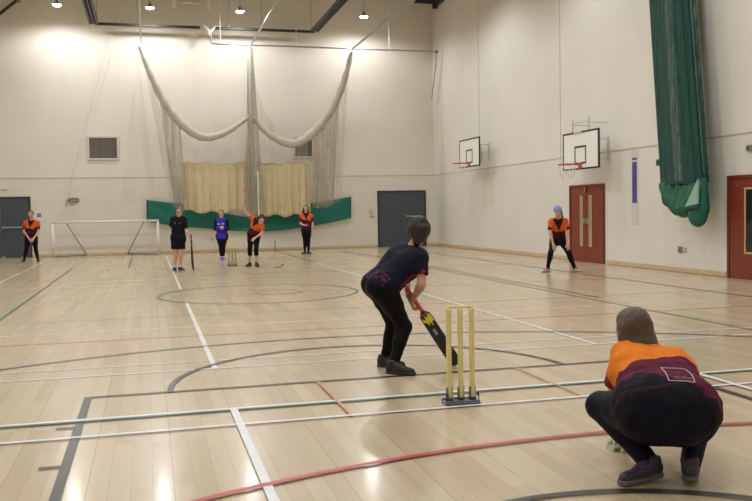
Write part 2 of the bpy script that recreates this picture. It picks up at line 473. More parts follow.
def ex_switch(e):
    MB().box((0, -.012, -.0), (.05, .012, .05), bev=.003).build('rocker', M_WM, e)
plate('light_switch', (6.69, YB - .012, 1.44), (.16, .024, .2), 'pale grey switch plate on the end wall left of the charcoal doors', 'switch', mat('switch_grey', (184, 180, 172), rough=.4), extra=ex_switch)
e = tag(empty('key_switch', (6.72, YB - .02, 1.24)), 'small steel key switch under the grey switch plate beside the charcoal doors', 'switch')
MB().box((0, 0, 0), (.14, .03, .07), bev=.01).build('body', M_ST, e); MB().tube([(0, -.015, 0), (.1, -.045, 0)], .014, 8).build('lever', M_GM, e)
e = tag(empty('wall_socket', (.40, YB - .012, .50)), 'small blue and grey socket low on the end wall beside the striped wicket', 'socket')
MB().lathe([(0, -.025), (.05, -.025), (.06, 0)], n=20, rot=Matrix.Rotation(math.pi / 2, 3, 'X')).build('housing', mat('socket_blue', (84, 92, 122), rough=.4), e)
MB().box((0, -.03, 0), (.04, .01, .04), bev=.003).build('cover', M_GM, e)
e = tag(empty('notice', (-5.76, YB - .004, 1.46)), 'small white and violet paper notice on the wall beside the left charcoal doors', 'notice')
MB().box((0, 0, .06), (.14, .006, .15)).build('picture', mat('notice_violet', (132, 122, 184), rough=.6, noise=.5, nscale=18), e)
MB().box((0, -.001, -.08), (.13, .006, .12)).build('paper', mat('paper', (226, 224, 222), rough=.7), e)
e = tag(empty('door_sign', (-6.96, YB - .006, 2.45)), 'thin pale strip sign above the left charcoal doors', 'sign')
MB().box((0, 0, 0), (.32, .012, .06), bev=.003).build('panel', mat('sign_grey', (176, 172, 160), rough=.6), e)
e = tag(empty('slalom_pole', (2.72, 25.2, 0)), 'short dark training pole in a round base near the end wall', 'pole')
MB().lathe([(0, .02), (.07, .02), (.09, 0)], n=20).build('base', M_GM, e); MB().tube([(0, 0, .02), (0, 0, .4)], .014, 8).build('pole', M_DF, e)
tag(MB().tube([(1.25 + .42 * t, 15.2 + 1.2 * t ** 1.5, .012) for t in [i / 12 for i in range(13)]] + [(1.69, 16.42, .012), (1.62, 16.5, .012)], .006, 6).build('rope_end', M_DF, loc=(1.4, 15.6, 0)), 'short dark piece of cord lying on the floor right of the bowler', 'cord')

# ------------------------------------------------------------------ things on the right wall
M_BB = mat('backboard_white', (236, 234, 228), rough=.3)
M_BK = mat('black_paint', (34, 34, 36), rough=.45)
M_OR = mat('orange_rim', (206, 96, 56), rough=.4)
M_NT = mat('hoop_cord', (226, 224, 218), rough=.8)
def hoop(yc, zb, label, tall):
    x = 8.80
    e = tag(empty('basketball_hoop', (XW, yc, zb)), label, 'basketball hoop', 'basketball hoops on the side wall')
    X = x - XW; W2, H = .93, .97
    bd = MB().box((X, 0, H / 2), (.03, 1.86, H), bev=.004).build('backboard', M_BB, e)
    f = MB()
    for s_ in (-1, 1): f.box((X - .003, s_ * (W2 - .02), H / 2), (.042, .045, H + .004), bev=.004)
    for z_ in (.02, H - .02): f.box((X - .002, 0, z_), (.04, 1.78, .045), bev=.004)
    f.build('border', M_BK, bd)
    f = MB()
    for s_ in (-1, 1): f.box((X - .018, s_ * .275, .37), (.008, .045, .46))
    for z_ in (.16, .58): f.box((X - .0185, 0, z_), (.008, .505, .045))
    f.build('target_square', M_BK, bd)
    rm = MB(); rc = Vector((X - .015 - .15 - .225, 0, .13))
    rm.tube([(rc.x + .225 * math.cos(a), .225 * math.sin(a), rc.z) for a in [i * math.pi / 16 for i in range(32)]], .016, 8, closed=True)
    rm.box((X - .09, 0, .12), (.17, .1, .03), bev=.006); rm.box((X - .03, 0, .1), (.02, .16, .16), bev=.006)
    rm.build('rim', M_OR, e, smooth=False)
    n = MB()
    for k in range(12):
        for s_ in (-1, 1):
            P = []
            for j in range(7):
                t = j / 6; a = 2 * math.pi * (k / 12 + s_ * t * .16); r_ = .222 - .1 * t + .02 * math.sin(t * 3)
                P.append((rc.x + r_ * math.cos(a), r_ * math.sin(a), rc.z - .02 - .36 * t))
            n.tube(P, .0045, 4, cap=False)
    n.build('net', M_NT, e)
    b = MB()
    for s_ in (-.35, .35):
        for z_ in (.25, .75):
            b.tube([(X + .015, s_, z_), (-.05, s_ * 1.05, z_)], .014, 8)
        b.tube([(X + .03, s_, .2), (X + .03, s_, .85)], .022, 8); b.box((-.022, s_ * 1.05, .5), (.04, .08, .6), bev=.006)
    b.tube([(X + .03, -.35, .3), (-.05, .36, .7)], .012, 8)
    b.build('bracket', mat('bracket_grey', (196, 194, 186), rough=.45), e)
    if tall:
        b = MB()
        for s_ in (-.42, .42):
            b.tube([(X + .05, s_ + .1, H - .1), (X + .05, s_ + .1, H + .33)], .02, 8)
            b.tube([(X + .05, s_ + .1, H + .2), (-.03, s_ + .1, H + .2)], .01, 8)
        b.tube([(X + .05, -.32, H + .24), (X + .05, .52, H + .24)], .014, 8)
        b.box((X - .02, .1, H - .015), (.05, .4, .05), bev=.005)
        b.build('winding_frame', mat('bracket_grey', (170, 168, 162)), e)
    return e
hoop(20.33, 2.91, 'white basketball backboard with hoop, the smaller looking one nearer the corner', False)
hoop(12.54, 2.435, 'large white basketball backboard with hoop above the red double doors', True)
e = tag(empty('height_chart', (XW - .006, 10.965, 1.02)), 'narrow white and purple strip on the side wall right of the red doors', 'wall strip')
MB().box((0, 0, .905), (.012, .27, 1.81)).build('board', mat('strip_white', (206, 202, 200), rough=.5), e)
MB().box((-.007, 0, 1.02), (.004, .2, .98)).build('purple_band', mat('strip_purple', (78, 66, 142), rough=.5), e)
MB().box((-.007, 0, 1.585), (.004, .2, .05)).build('purple_band', mat('strip_purple', (78, 66, 142)), e)
e = tag(empty('wall_socket', (XW - .012, 9.08, .50)), 'double socket plate low on the side wall below the green bundled net', 'socket')
MB().box((0, .07, 0), (.03, .15, .13), bev=.006).build('socket', mat('socket_dark', (112, 110, 100), rough=.4, noise=.3, nscale=30), e)
MB().box((0, -.08, 0), (.024, .12, .11), bev=.006).build('blank_plate', mat('socket_light', (190, 180, 156), rough=.4), e)
e = tag(empty('wall_box', (XW - .03, 6.9, 2.56)), 'small grey box on the side wall above the nearer red door', 'box')
MB().box((0, 0, 0), (.06, .14, .12), bev=.01).build('casing', M_GM, e); MB().box((-.033, 0, 0), (.01, .07, .05), bev=.003).build('lens', M_DF, e)

# ------------------------------------------------------------------ overhead
M_TR = mat('dark_truss', (58, 56, 54), rough=.55, metal=.2)
def ladder(a, b, wdt, name, par):
    q = MB(); a = Vector(a); b = Vector(b); t = (b - a).normalized(); s_ = t.cross(Vector((0, 0, 1))).normalized() * wdt / 2
    L_ = (b - a).length
    for sg in (-1, 1): q.tube([a + s_ * sg, b + s_ * sg], .045, 8)
    n = int(L_ / .22)
    for k in range(n + 1):
        p = a + t * (L_ * k / max(n, 1)); p2 = a + t * (L_ * min(k + 1, n) / max(n, 1))
        q.tube([p - s_, p2 + s_], .018, 6)
    q.tube([a, b], .03, 6)
    for k in range(n): q.tube([a + t * (L_ * k / n) + s_, a + t * (L_ * (k + 1) / n) - s_], .02, 6)
    q.build(name, M_TR, par)
e = tag(empty('overhead_frame', (0, 25.2, 8.35)), 'dark rectangular track frame hanging under the ceiling at the far end', 'frame')
ladder((-3.62, 0, 0), (-3.62, -5.4, 0), .26, 'side_truss', e)
ladder((4.42, 0, .02), (4.42, -5.8, .02), .26, 'side_truss', e)
q = MB(); q.box((-1.72, 0, 0), (3.7, .1, .09), bev=.01); q.box((2.56, 0, 0), (3.75, .1, .09), bev=.01); q.build('rear_rail', M_TR, e)
q = MB(); q.tube([(.28, 0, .08), (.45, 0, -.12)], .05, 8); q.tube([(.72, 0, .08), (.5, 0, -.12)], .05, 8); q.box((.48, 0, -.2), (.09, .09, .16), bev=.01)
q.build('yoke', M_WM, e)
for x_, y_ in ((-3.5, -.02), (-2.1, 0), (1.2, 0), (2.4, 0), (4.3, -.02)):
    MB().tube([(x_, y_, .05), (x_, y_, 2.2)], .008, 6).build('hanger', M_GM, e)
M_AL = mat('aluminium_track', (168, 168, 168), rough=.35, metal=.6)
nt_ = tag(empty('net_track', (2, 24.55, 7.62)), 'grey metal cricket net track with cross rail and lane rails overhead', 'track')
MB().tube([(-1.52, .2, .45), (-1.53, .2, .2), (-1.5, .1, .06), (-1.38, 0, .03), (7.1, 0, .0)], .032, 8).build('cross_rail', M_AL, nt_)
for x_ in (-4.0, -.12, 3.74):
    MB().box((x_, -6.5, .0), (.05, 13, .07), bev=.006).build('lane_rail', M_AL, nt_)
for x_ in (-1.2, 1.6, 5.2): MB().tube([(x_, 0, .03), (x_, 0, 2.95)], .009, 6).build('hanger', M_WM, nt_)
q = MB(); q.tube([(7.12, 0, .05), (7.12, .1, -.5), (7.2, .9, -1.7)], .018, 6); q.box((7.12, 0, 0), (.12, .12, .1), bev=.01); q.build('pull_cord', M_GM, nt_)
e = tag(empty('roof_beam', (0, 25.4, 9.6)), 'dark steel beam end in the top corner above the side wall', 'beam')
q = MB(); q.box((8.9, -.3, .12), (.9, .16, .24), bev=.01); q.box((9.28, -.7, -.03), (.12, 1.2, .14), bev=.01); q.build('flange', M_TR, e)
MB().box((9.25, -.35, -.1), (.16, .2, .2), bev=.02).build('bracket', M_BK, e)
e = tag(empty('conduit', (-6.46, 25.5, 8.88)), 'dark sloping pipe in the top left corner of the view', 'pipe')
MB().tube([(-.55, 0, -.44), (.75, 0, .66)], .055, 10).build('pipe', M_TR, e); MB().tube([(.28, 0, .2), (.36, 0, .27)], .075, 10).build('clamp', M_GM, e)
e = tag(empty('steel_hanger', (-.28, 25.0, 9.0)), 'pair of white ceiling brackets with a cross box at the top of the end wall', 'bracket')
for s_ in (-.52, .72): MB().tube([(s_, 0, .0), (s_ + .08, 0, 1.55)], .06, 8).build('arm', M_WM, e)
MB().box((.1, 0, .28), (.62, .2, .22), bev=.02).build('box', mat('box_beige', (196, 190, 170), rough=.6), e)

# lamps
M_LAMP = mat('lamp_glow', (255, 250, 240), emit=45)
M_HS = mat('lamp_housing', (150, 148, 142), rough=.5)
LBL = ['leftmost of the four lit pendant lamps under the ceiling', 'lit pendant lamp left of the white ceiling brackets', 'lit pendant lamp above the middle of the hanging nets', 'rightmost of the four lit pendant lamps, above the charcoal doors side']
def lamp(x, y, z):
    e = empty('high_bay_lamp', (x, y, z))
    MB().lathe([(.0, .16), (.05, .16), (.06, .08), (.12, .03), (.15, 0), (.145, -.01)], n=24).build('lamp_shade', M_HS, e, smooth=True)
    MB().lathe([(.142, -.0), (.135, -.03), (.09, -.055), (0, -.065)], n=24).build('diffuser', M_LAMP, e, smooth=True)
    MB().tube([(0, 0, .2), (0, 0, ZC - z)], .008, 6).build('cord', M_GM, e)
    return e
lp = lamp(*BACK_LAMPS[0])
for i, p in enumerate(BACK_LAMPS):
    o = lp if i == 0 else copy_tree(lp)
    o.location = p
    tag(o, LBL[i], 'lamp', 'lit lamps along the end wall')

# ------------------------------------------------------------------ cricket nets, screens and sheets
M_NB = mat('net_cream_bundle', (198, 192, 176), rough=.9, noise=.12, nscale=30, alpha=.9)
M_NF = mat('net_cream_fine', (172, 164, 142), rough=.95, noise=.05, nscale=3, stretch=(2.6, 1, .12), alpha=(.12, .42))
M_NF2 = mat('net_cream_dense', (166, 157, 134), rough=.95, noise=.05, nscale=3, stretch=(2.6, 1, .12), alpha=(.3, .7))
M_CV = mat('beige_canvas', (205, 190, 153), rough=.9, noise=.06, nscale=3)
M_CW = mat('white_canvas', (216, 212, 206), rough=.9, noise=.03, nscale=3, alpha=.2)
M_GS = mat('green_sheet', (6, 106, 92), rough=.6, noise=.08, nscale=2)

def curve(P, t):
    """smooth curve through points, t in 0..1"""
    n = len(P) - 1; s_ = min(max(t, 0), 1) * n; i = min(int(s_), n - 1); u = s_ - i
    p0, p1, p2, p3 = (np.array(P[max(i - 1, 0)], float), np.array(P[i], float), np.array(P[i + 1], float), np.array(P[min(i + 2, n)], float))
    return .5 * ((2 * p1) + (-p0 + p2) * u + (2 * p0 - 5 * p1 + 4 * p2 - p3) * u * u + (-p0 + 3 * p1 - 3 * p2 + p3) * u ** 3)
def fold(u, k, seed=0): return math.sin(u * k + seed) * .6 + math.sin(u * k * 2.3 + seed * 2 + 1) * .3 + math.sin(u * k * .37 + seed) * .5
Y0 = 24.5
def swag(P, r0, r1, parent, name='gathered_edge'):
    q = MB(); n = 48
    pts = [tuple(curve(P, i / n)) for i in range(n + 1)]
    rs = [(r0 + (r1 - r0) * math.sin(math.pi * i / n)) * (1 + .1 * math.sin(i * 1.7)) for i in range(n + 1)]
    q.tube(pts, rs, 10)
    return q.build(name, M_NB, parent, smooth=True)
def drape(top, bot, parent, mt, k=40, amp=.06, nu=90, nv=30, seed=0, name='hanging_net', bow=0):
    """sheet between a top and a bottom curve, gathered into vertical folds"""
    def f(u, v):
        a = curve(top, u); b = curve(bot, u)
        p = a + (b - a) * v
        d = fold(u, k, seed) * amp * (.35 + .65 * v)
        return (p[0] + .25 * d + bow * math.sin(math.pi * v), p[1] + d, p[2])
    return MB().grid(f, nu, nv).build(name, mt, parent, smooth=True)
# left bay
e = tag(empty('cricket_net', (0, Y0, 7.5)), 'cream practice net draped in a deep swag left of the middle hanging net', 'net', 'cream cricket nets')
e2 = tag(empty('cricket_net', (3.8, Y0, 7.5)), 'cream practice net draped in a deep swag right of the middle hanging net', 'net', 'cream cricket nets')
e3 = tag(empty('cricket_net', (1.85, Y0, 7.5)), 'narrow cream net gathered straight down between the two beige screens', 'net', 'cream cricket nets')
def rel(P, o): return [(x - o.location.x, y - o.location.y, z - o.location.z) for x, y, z in P]
SW1 = [(-2.05, 24.5, 7.45), (-1.72, 24.5, 6.5), (-1.2, 24.5, 5.4), (-.55, 24.5, 4.62), (.15, 24.5, 4.25), (.95, 24.5, 4.45), (1.78, 24.5, 5.02)]
SW2 = [(1.92, 24.5, 5.0), (2.45, 24.45, 4.4), (3.15, 24.5, 4.05), (3.75, 24.5, 4.15), (4.45, 24.5, 4.75), (5.05, 24.5, 5.6), (5.42, 24.5, 6.5), (5.7, 24.5, 7.5)]
swag(rel(SW1, e), .06, .155, e); swag(rel(SW2, e2), .08, .165, e2)
drape(rel([(-1.45, 24.55, 5.8), (-1.25, 24.55, 5.4), (-1.0, 24.5, 5.05), (-.72, 24.5, 4.72)], e), rel([(-1.02, 24.6, 1.75), (-.85, 24.55, 1.62), (-.7, 24.5, 1.6), (-.52, 24.5, 1.7)], e), e, M_NF2, k=34, amp=.07, seed=1)
drape(rel([(-2.0, 24.3, 7.4), (-1.8, 24.3, 6.6), (-1.6, 24.3, 6), (-1.5, 24.3, 5.6)], e), rel([(-1.15, 24.2, 1.9), (-1.0, 24.2, 1.7), (-.85, 24.2, 1.65), (-.7, 24.2, 1.6)], e), e, M_NF, k=26, amp=.06, seed=4)
drape(rel([(-2.08, 24.5, 7.4), (-2.1, 24.5, 7.3), (-2.12, 24.5, 7.2)], e), rel([(-2.9, 24.9, 2.0), (-2.3, 24.9, 1.9), (-1.6, 24.8, 1.8)], e), e, mat('net_faint', (168, 160, 140), rough=1, nscale=2, stretch=(2, 1, .12), alpha=(.0, .13)), k=8, amp=.05, seed=4, nu=40)
# middle
drape(rel([(1.78, 24.5, 7.6), (1.86, 24.6, 7.6), (1.94, 24.5, 7.6)], e3), rel([(1.5, 24.4, 1.5), (1.86, 24.6, 1.35), (2.28, 24.4, 1.5)], e3), e3, M_NF2, k=36, amp=.06, seed=2)
drape(rel([(1.76, 24.3, 7.5), (1.86, 24.3, 7.5), (1.96, 24.3, 7.5)], e3), rel([(1.62, 24.2, 1.7), (1.86, 24.3, 1.5), (2.16, 24.2, 1.7)], e3), e3, M_NF, k=24, amp=.05, seed=7)
MB().tube(rel([(1.84, 24.5, 7.6), (1.83, 24.42, 5), (1.86, 24.4, 1.4)], e3), [.05, .06, .04], 8).build('gathered_edge', M_NB, e3, smooth=True)
MB().tube(rel([(2.0, 24.2, 3.0), (2.0, 24.2, 1.3)], e3), .02, 8).build('weight_bar', M_WM, e3)
drape(rel([(1.92, 24.5, 7.3), (2.05, 24.5, 6.2), (2.3, 24.5, 5.4), (2.7, 24.5, 4.6)], e2), rel([(1.9, 24.5, 5.1), (2.05, 24.5, 4.9), (2.3, 24.5, 4.6), (2.7, 24.5, 4.35)], e2), e2, M_NF, k=10, amp=.04, seed=3, nu=30, nv=12)
# right
drape(rel([(4.2, 24.5, 4.5), (4.6, 24.5, 4.9), (4.95, 24.5, 5.4), (5.2, 24.5, 5.9)], e2), rel([(4.05, 24.5, 1.65), (4.3, 24.5, 1.6), (4.6, 24.5, 1.62), (4.9, 24.6, 1.72)], e2), e2, M_NF2, k=38, amp=.07, seed=5)
drape(rel([(4.5, 24.2, 4.8), (4.9, 24.2, 5.3), (5.2, 24.2, 6.0), (5.5, 24.2, 6.8)], e2), rel([(4.2, 24.2, 1.75), (4.45, 24.2, 1.7), (4.75, 24.2, 1.75), (5.1, 24.2, 1.85)], e2), e2, M_NF, k=30, amp=.06, seed=6)
# canvas screens
def screen(x0, x1, seed, label, name='beige_screen'):
    xc = (x0 + x1) / 2
    s_ = tag(empty(name, (xc, 25.0, 3.3)), label, 'screen', 'beige canvas screens')
    def f(u, v):
        x = x0 + (x1 - x0) * u
        top = 3.32 + .035 * math.sin(u * 22 + seed) + .03 * math.sin(u * 9 + seed)
        bot = 1.45 + .05 * math.sin(u * 18 + seed) + .1 * (abs(u - .5) * 2) ** 2 - (.12 if seed else -.05)
        z = top + (bot - top) * v
        return (x - xc + .02 * fold(u, 60, seed) * v, fold(u, 46, seed) * .055 * (.25 + v), z - 3.3)
    MB().grid(f, 140, 24).build('canvas', M_CV, s_, smooth=True, solid=.006)
    def g(u, v):
        x = x0 + .05 + (x1 - x0 - .1) * u
        top = 4.55 + .35 * (2 * u - 1) ** 2; bot = 3.3 + .035 * math.sin(u * 22 + seed)
        return (x - xc, .03 + fold(u, 14, seed) * .03, top + (bot - top) * v - 3.3)
    MB().grid(g, 60, 14).build('upper_net', M_CW, s_, smooth=True)
    q = MB(); P = []
    for k in range(41):
        u = k / 40; P.append((x0 + (x1 - x0) * u - xc, -.03 + fold(u, 46, seed) * .014, .02 + .035 * math.sin(u * 22 + seed) + .03 * math.sin(u * 9 + seed)))
    q.tube(P, .018, 6)
    for x_ in (-.3, .3): MB().tube([(x_ * (x1 - x0), .0, 0), (x_ * (x1 - x0), -.45, 4.3)], .005, 5).build('hanging_cord', M_WM, s_)
    q.build('top_hem', mat('canvas_hem', (178, 162, 122), rough=.9), s_, smooth=True)
screen(-.66, 1.72, 0, 'beige canvas screen with ragged top, the left of the two, behind the umpire side')
screen(2.06, 4.1, 1.7, 'beige canvas screen with ragged top, the right of the two, below the second vent')
# green sheet along the wall
gs = tag(empty('green_sheet', (1.9, 25.6, 1.4)), 'long green fabric sheet sagging in the middle along the end wall', 'sheet')
TOP = [(-1.96, 2.02), (-.9, 1.88), (0, 1.72), (1.0, 1.45), (1.9, 1.32), (2.8, 1.45), (3.8, 1.7), (4.8, 1.88), (5.82, 2.04)]
BOT = [(-1.98, 1.22), (-.9, 1.02), (0, .93), (1.0, .82), (1.9, .76), (2.8, .76), (3.8, .86), (4.8, 1.0), (5.8, 1.2)]
def f(u, v):
    a = curve(TOP, u); b = curve(BOT, u); p = a + (b - a) * v
    return (p[0] - 1.9, .03 * math.sin(v * 5 + u * 9) * math.sin(math.pi * u) + .006 * math.sin(v * 11 - u * 40), p[1] - 1.4)
MB().grid(f, 120, 24).build('fabric', M_GS, gs, smooth=True, solid=.006)
for s_ in (0, 1):
    P = (TOP[0], BOT[0]) if s_ == 0 else (TOP[-1], BOT[-1])
    MB().tube([(P[0][0] - 1.9, .0, P[0][1] - 1.38), (P[1][0] - 1.9, .0, P[1][1] - 1.42)], .02, 8).build('end_pole', mat('green_dark', (16, 78, 62), rough=.5), gs)

# green bundled net on the side wall
gn = tag(empty('green_net', (9.0, 9.0, 1.5)), 'tall dark green net bundled into a green sling beside the side wall', 'net')
M_GN = mat('net_green', (17, 68, 58), rough=.85, noise=.35, nscale=9, stretch=(6, 6, .08), alpha=(.72, 1.0))
M_GE = mat('net_edge_and_shade', (150, 164, 150), rough=.9, noise=.1, nscale=5, stretch=(6, 6, .15), alpha=(.05, .4))
M_GG = mat('net_grey_green', (104, 124, 114), rough=.9, noise=.3, nscale=9, stretch=(7, 7, .08), alpha=(.1, .75))
def col(parent, name, mt, yt, yb, wt, wb, z0, z1, dx, k, amp, seed, x=0):
    def f(u, v):
        a = u * 2 * math.pi; z = z1 + (z0 - z1) * v
        yc = yt + (yb - yt) * v; w_ = wt + (wb - wt) * v
        r_ = 1 + amp * (math.sin(a * k + seed + 1.3 * math.sin(v * 3)) + .5 * math.sin(a * k * 2.1 + seed))
        return (x + dx * math.cos(a) * r_, yc + w_ * math.sin(a) * r_, z)
    return MB().grid(f, 150, 30).build(name, mt, parent, smooth=True)
col(gn, 'net_bundle', M_GN, .30, -.66, .68, .78, .42, 9.0, .15, 18, .05, 1, x=-.1)
col(gn, 'net_streak', M_GG, .18, -.72, .10, .15, .48, 9.0, .06, 5, .12, 2, x=-.22)
col(gn, 'net_fringe_and_shade', M_GE, 1.05, .17, .09, .08, .62, 9.0, .08, 5, .2, 3, x=.02)
col(gn, 'net_fringe_and_shade', M_GE, -.38, -1.38, .07, .06, .6, 9.0, .06, 5, .2, 5, x=-.08)  # translucent strip standing in for the dull shadow along the bundle's right edge
# ------------------------------------------------------------------ implicit surfaces for people and soft things
def V(*a): return np.array(a, float)
def nrm(v): v = np.array(v, float); return v / (np.linalg.norm(v) + 1e-9)
def cap(a, b, ra, rb=None, k=.02, flat=None, clips=None, op='add'):
    return dict(a=np.array(a, float), b=np.array(b, float), ra=ra, rb=ra if rb is None else rb, k=k, flat=flat, clips=clips or [], op=op)
def ev(p, P):
    a, b = p['a'], p['b']; pa = P - a; ba = b - a
    if p['flat'] is not None:
        n, f = p['flat']; n = nrm(n)
        pa = pa + ((f - 1) * (pa @ n))[..., None] * n; ba = ba + (f - 1) * (ba @ n) * n
    L2 = ba @ ba
    t = np.clip((pa @ ba) / L2, 0, 1) if L2 > 1e-12 else np.zeros(pa.shape[:-1])
    d = np.sqrt(np.sum((pa - t[..., None] * ba) ** 2, -1)) - (p['ra'] + (p['rb'] - p['ra']) * t)
    for (q, n) in p['clips']: d = np.maximum(d, (P - np.array(q)) @ nrm(n))
    return d
def field(prims, P, sel=None):
    d = np.full(P.shape[:-1], 1e3)
    for i, p in enumerate(prims):
        if sel is not None and not sel[i] and p['op'] == 'add': continue
        e = ev(p, P); k = p['k']
        if p['op'] == 'add':
            h = np.clip(.5 + .5 * (d - e) / k, 0, 1); d = np.where(d > 100, e, d * (1 - h) + e * h - k * h * (1 - h))
        elif p['op'] == 'sub': d = np.maximum(d, -e)
        else: d = np.maximum(d, e)
    return d
def surf(prims, vox, clips=(), noise=None):
    lo = np.min([np.minimum(p['a'] - p['ra'], p['b'] - p['rb']) for p in prims if p['op'] == 'add'], 0) - .04
    hi = np.max([np.maximum(p['a'] + p['ra'], p['b'] + p['rb']) for p in prims if p['op'] == 'add'], 0) + .04
    B = 8; nb = np.ceil((hi - lo) / (vox * B)).astype(int) + 1; n = nb * B
    D = np.ones(n, np.float32)
    ctr = np.stack(np.meshgrid(*[lo[i] + vox * (B * (np.arange(nb[i]) + .5) - .5) for i in range(3)], indexing='ij'), -1)
    dist = np.stack([ev(p, ctr) if p['op'] == 'add' else np.full(ctr.shape[:-1], 99.) for p in prims], 0)
    dm = dist.min(0); hd = vox * B * .9
    ax = [np.arange(B) * vox for _ in range(3)]
    loc = np.stack(np.meshgrid(*ax, indexing='ij'), -1)
    for idx in np.argwhere(dm < hd * 2.2 + .05):
        i, j, k = idx
        P = loc + lo + vox * B * idx
        sel = dist[:, i, j, k] < dm[i, j, k] + 2 * hd * 1.6 + .06
        d = field(prims, P, sel)
        if noise: d = d + noise(P)
        for (q, nn) in clips: d = np.maximum(d, (P - np.array(q)) @ nrm(nn))
        D[i * B:(i + 1) * B, j * B:(j + 1) * B, k * B:(k + 1) * B] = d
    # blocks deep inside a body are all inside
    deep = dm < -hd * 2.2
    S = D < 0
    nx, ny, nz = n
    c = [S[a:nx - 1 + a, b:ny - 1 + b, g:nz - 1 + g] for a in (0, 1) for b in (0, 1) for g in (0, 1)]
    s_ = sum(x.astype(np.int8) for x in c)
    cell = np.argwhere((s_ > 0) & (s_ < 8))
    vid = -np.ones((nx - 1, ny - 1, nz - 1), np.int64); vid[tuple(cell.T)] = np.arange(len(cell))
    acc = np.zeros((len(cell), 3)); cnt = np.zeros(len(cell))
    corners = [(a, b, g) for a in (0, 1) for b in (0, 1) for g in (0, 1)]
    cv = {o: D[cell[:, 0] + o[0], cell[:, 1] + o[1], cell[:, 2] + o[2]] for o in corners}
    for o in corners:
        for a in range(3):
            if o[a]: continue
            o2 = list(o); o2[a] = 1; o2 = tuple(o2)
            d0, d1 = cv[o], cv[o2]; m_ = (d0 < 0) != (d1 < 0)
            t = np.where(m_, d0 / np.where(m_, d0 - d1, 1), 0)
            p = np.tile(np.array(o, float), (len(cell), 1)); p[:, a] += t
            acc += p * m_[:, None]; cnt += m_
    Vv = (cell + acc / cnt[:, None]) * vox + lo
    F = []
    for a in range(3):
        b, g = (a + 1) % 3, (a + 2) % 3
        sl0 = [slice(1, -1)] * 3; sl1 = [slice(1, -1)] * 3
        sl0[a] = slice(0, n[a] - 1); sl1[a] = slice(1, n[a])
        A0 = S[tuple(sl0)]; A1 = S[tuple(sl1)]
        for flip in (False, True):
            e = np.argwhere((A0 & ~A1) if not flip else (~A0 & A1))
            off = np.ones(3, int); off[a] = 0; e = e + off
            def at(db, dg):
                q = e.copy(); q[:, b] += db; q[:, g] += dg; return vid[tuple(q.T)]
            qd = np.stack([at(-1, -1), at(0, -1), at(0, 0), at(-1, 0)], 1)
            if flip: qd = qd[:, ::-1]
            F.append(qd)
    F = np.concatenate(F); F = F[(F >= 0).all(1)]
    # light relaxation
    for _ in range(2):
        A = np.zeros_like(Vv); N_ = np.zeros(len(Vv))
        for i in range(4):
            np.add.at(A, F[:, i], Vv[F[:, (i + 1) % 4]]); np.add.at(N_, F[:, i], 1)
            np.add.at(A, F[:, i], Vv[F[:, (i - 1) % 4]]); np.add.at(N_, F[:, i], 1)
        Vv = Vv * .5 + .5 * A / np.maximum(N_, 1)[:, None]
    return Vv, F
def smesh(name, prims, vox, mats, base, parent=None, color=None, clips=(), noise=None):
    Vv, F = surf(prims, vox, clips, noise)
    me = bpy.data.meshes.new(name)
    me.vertices.add(len(Vv)); me.vertices.foreach_set('co', (Vv - base).astype(np.float32).ravel())
    me.loops.add(F.size); me.loops.foreach_set('vertex_index', F.astype(np.int32).ravel())
    me.polygons.add(len(F)); me.polygons.foreach_set('loop_start', np.arange(0, F.size, 4, dtype=np.int32))
    me.update(calc_edges=True)
    if color is not None:
        Cc = np.asarray(color(Vv), float) / 255.
        Cc = np.where(Cc <= .04045, Cc / 12.92, ((Cc + .055) / 1.055) ** 2.4)
        at = me.color_attributes.new('Col', 'FLOAT_COLOR', 'POINT')
        at.data.foreach_set('color', np.concatenate([Cc, np.ones((len(Cc), 1))], 1).astype(np.float32).ravel())
    o = link(name, me, mats, parent, tuple(base) if parent is None else (0, 0, 0), smooth=True)
    return o
def onto(prims, p, d, gap=.003):
    """march from p along d to the surface"""
    p = np.array(p, float); d = nrm(d)
    for _ in range(60):
        s_ = float(field(prims, p[None])[0]) - gap
        p = p + d * s_ * .7
        if abs(s_) < .0006: break
    return p
def ns(P, f, s=0):
    x, y, z = P[..., 0], P[..., 1], P[..., 2]
    return (np.sin(x * f + 1.3 * np.sin(z * f * .7 + s) + s) * np.sin(y * f * .9 + 1.7 * np.sin(x * f * .6 + s) + 2 * s) + .5 * np.sin(z * f * 1.9 + 2 * np.sin(y * f * .8) + s)) / 1.5

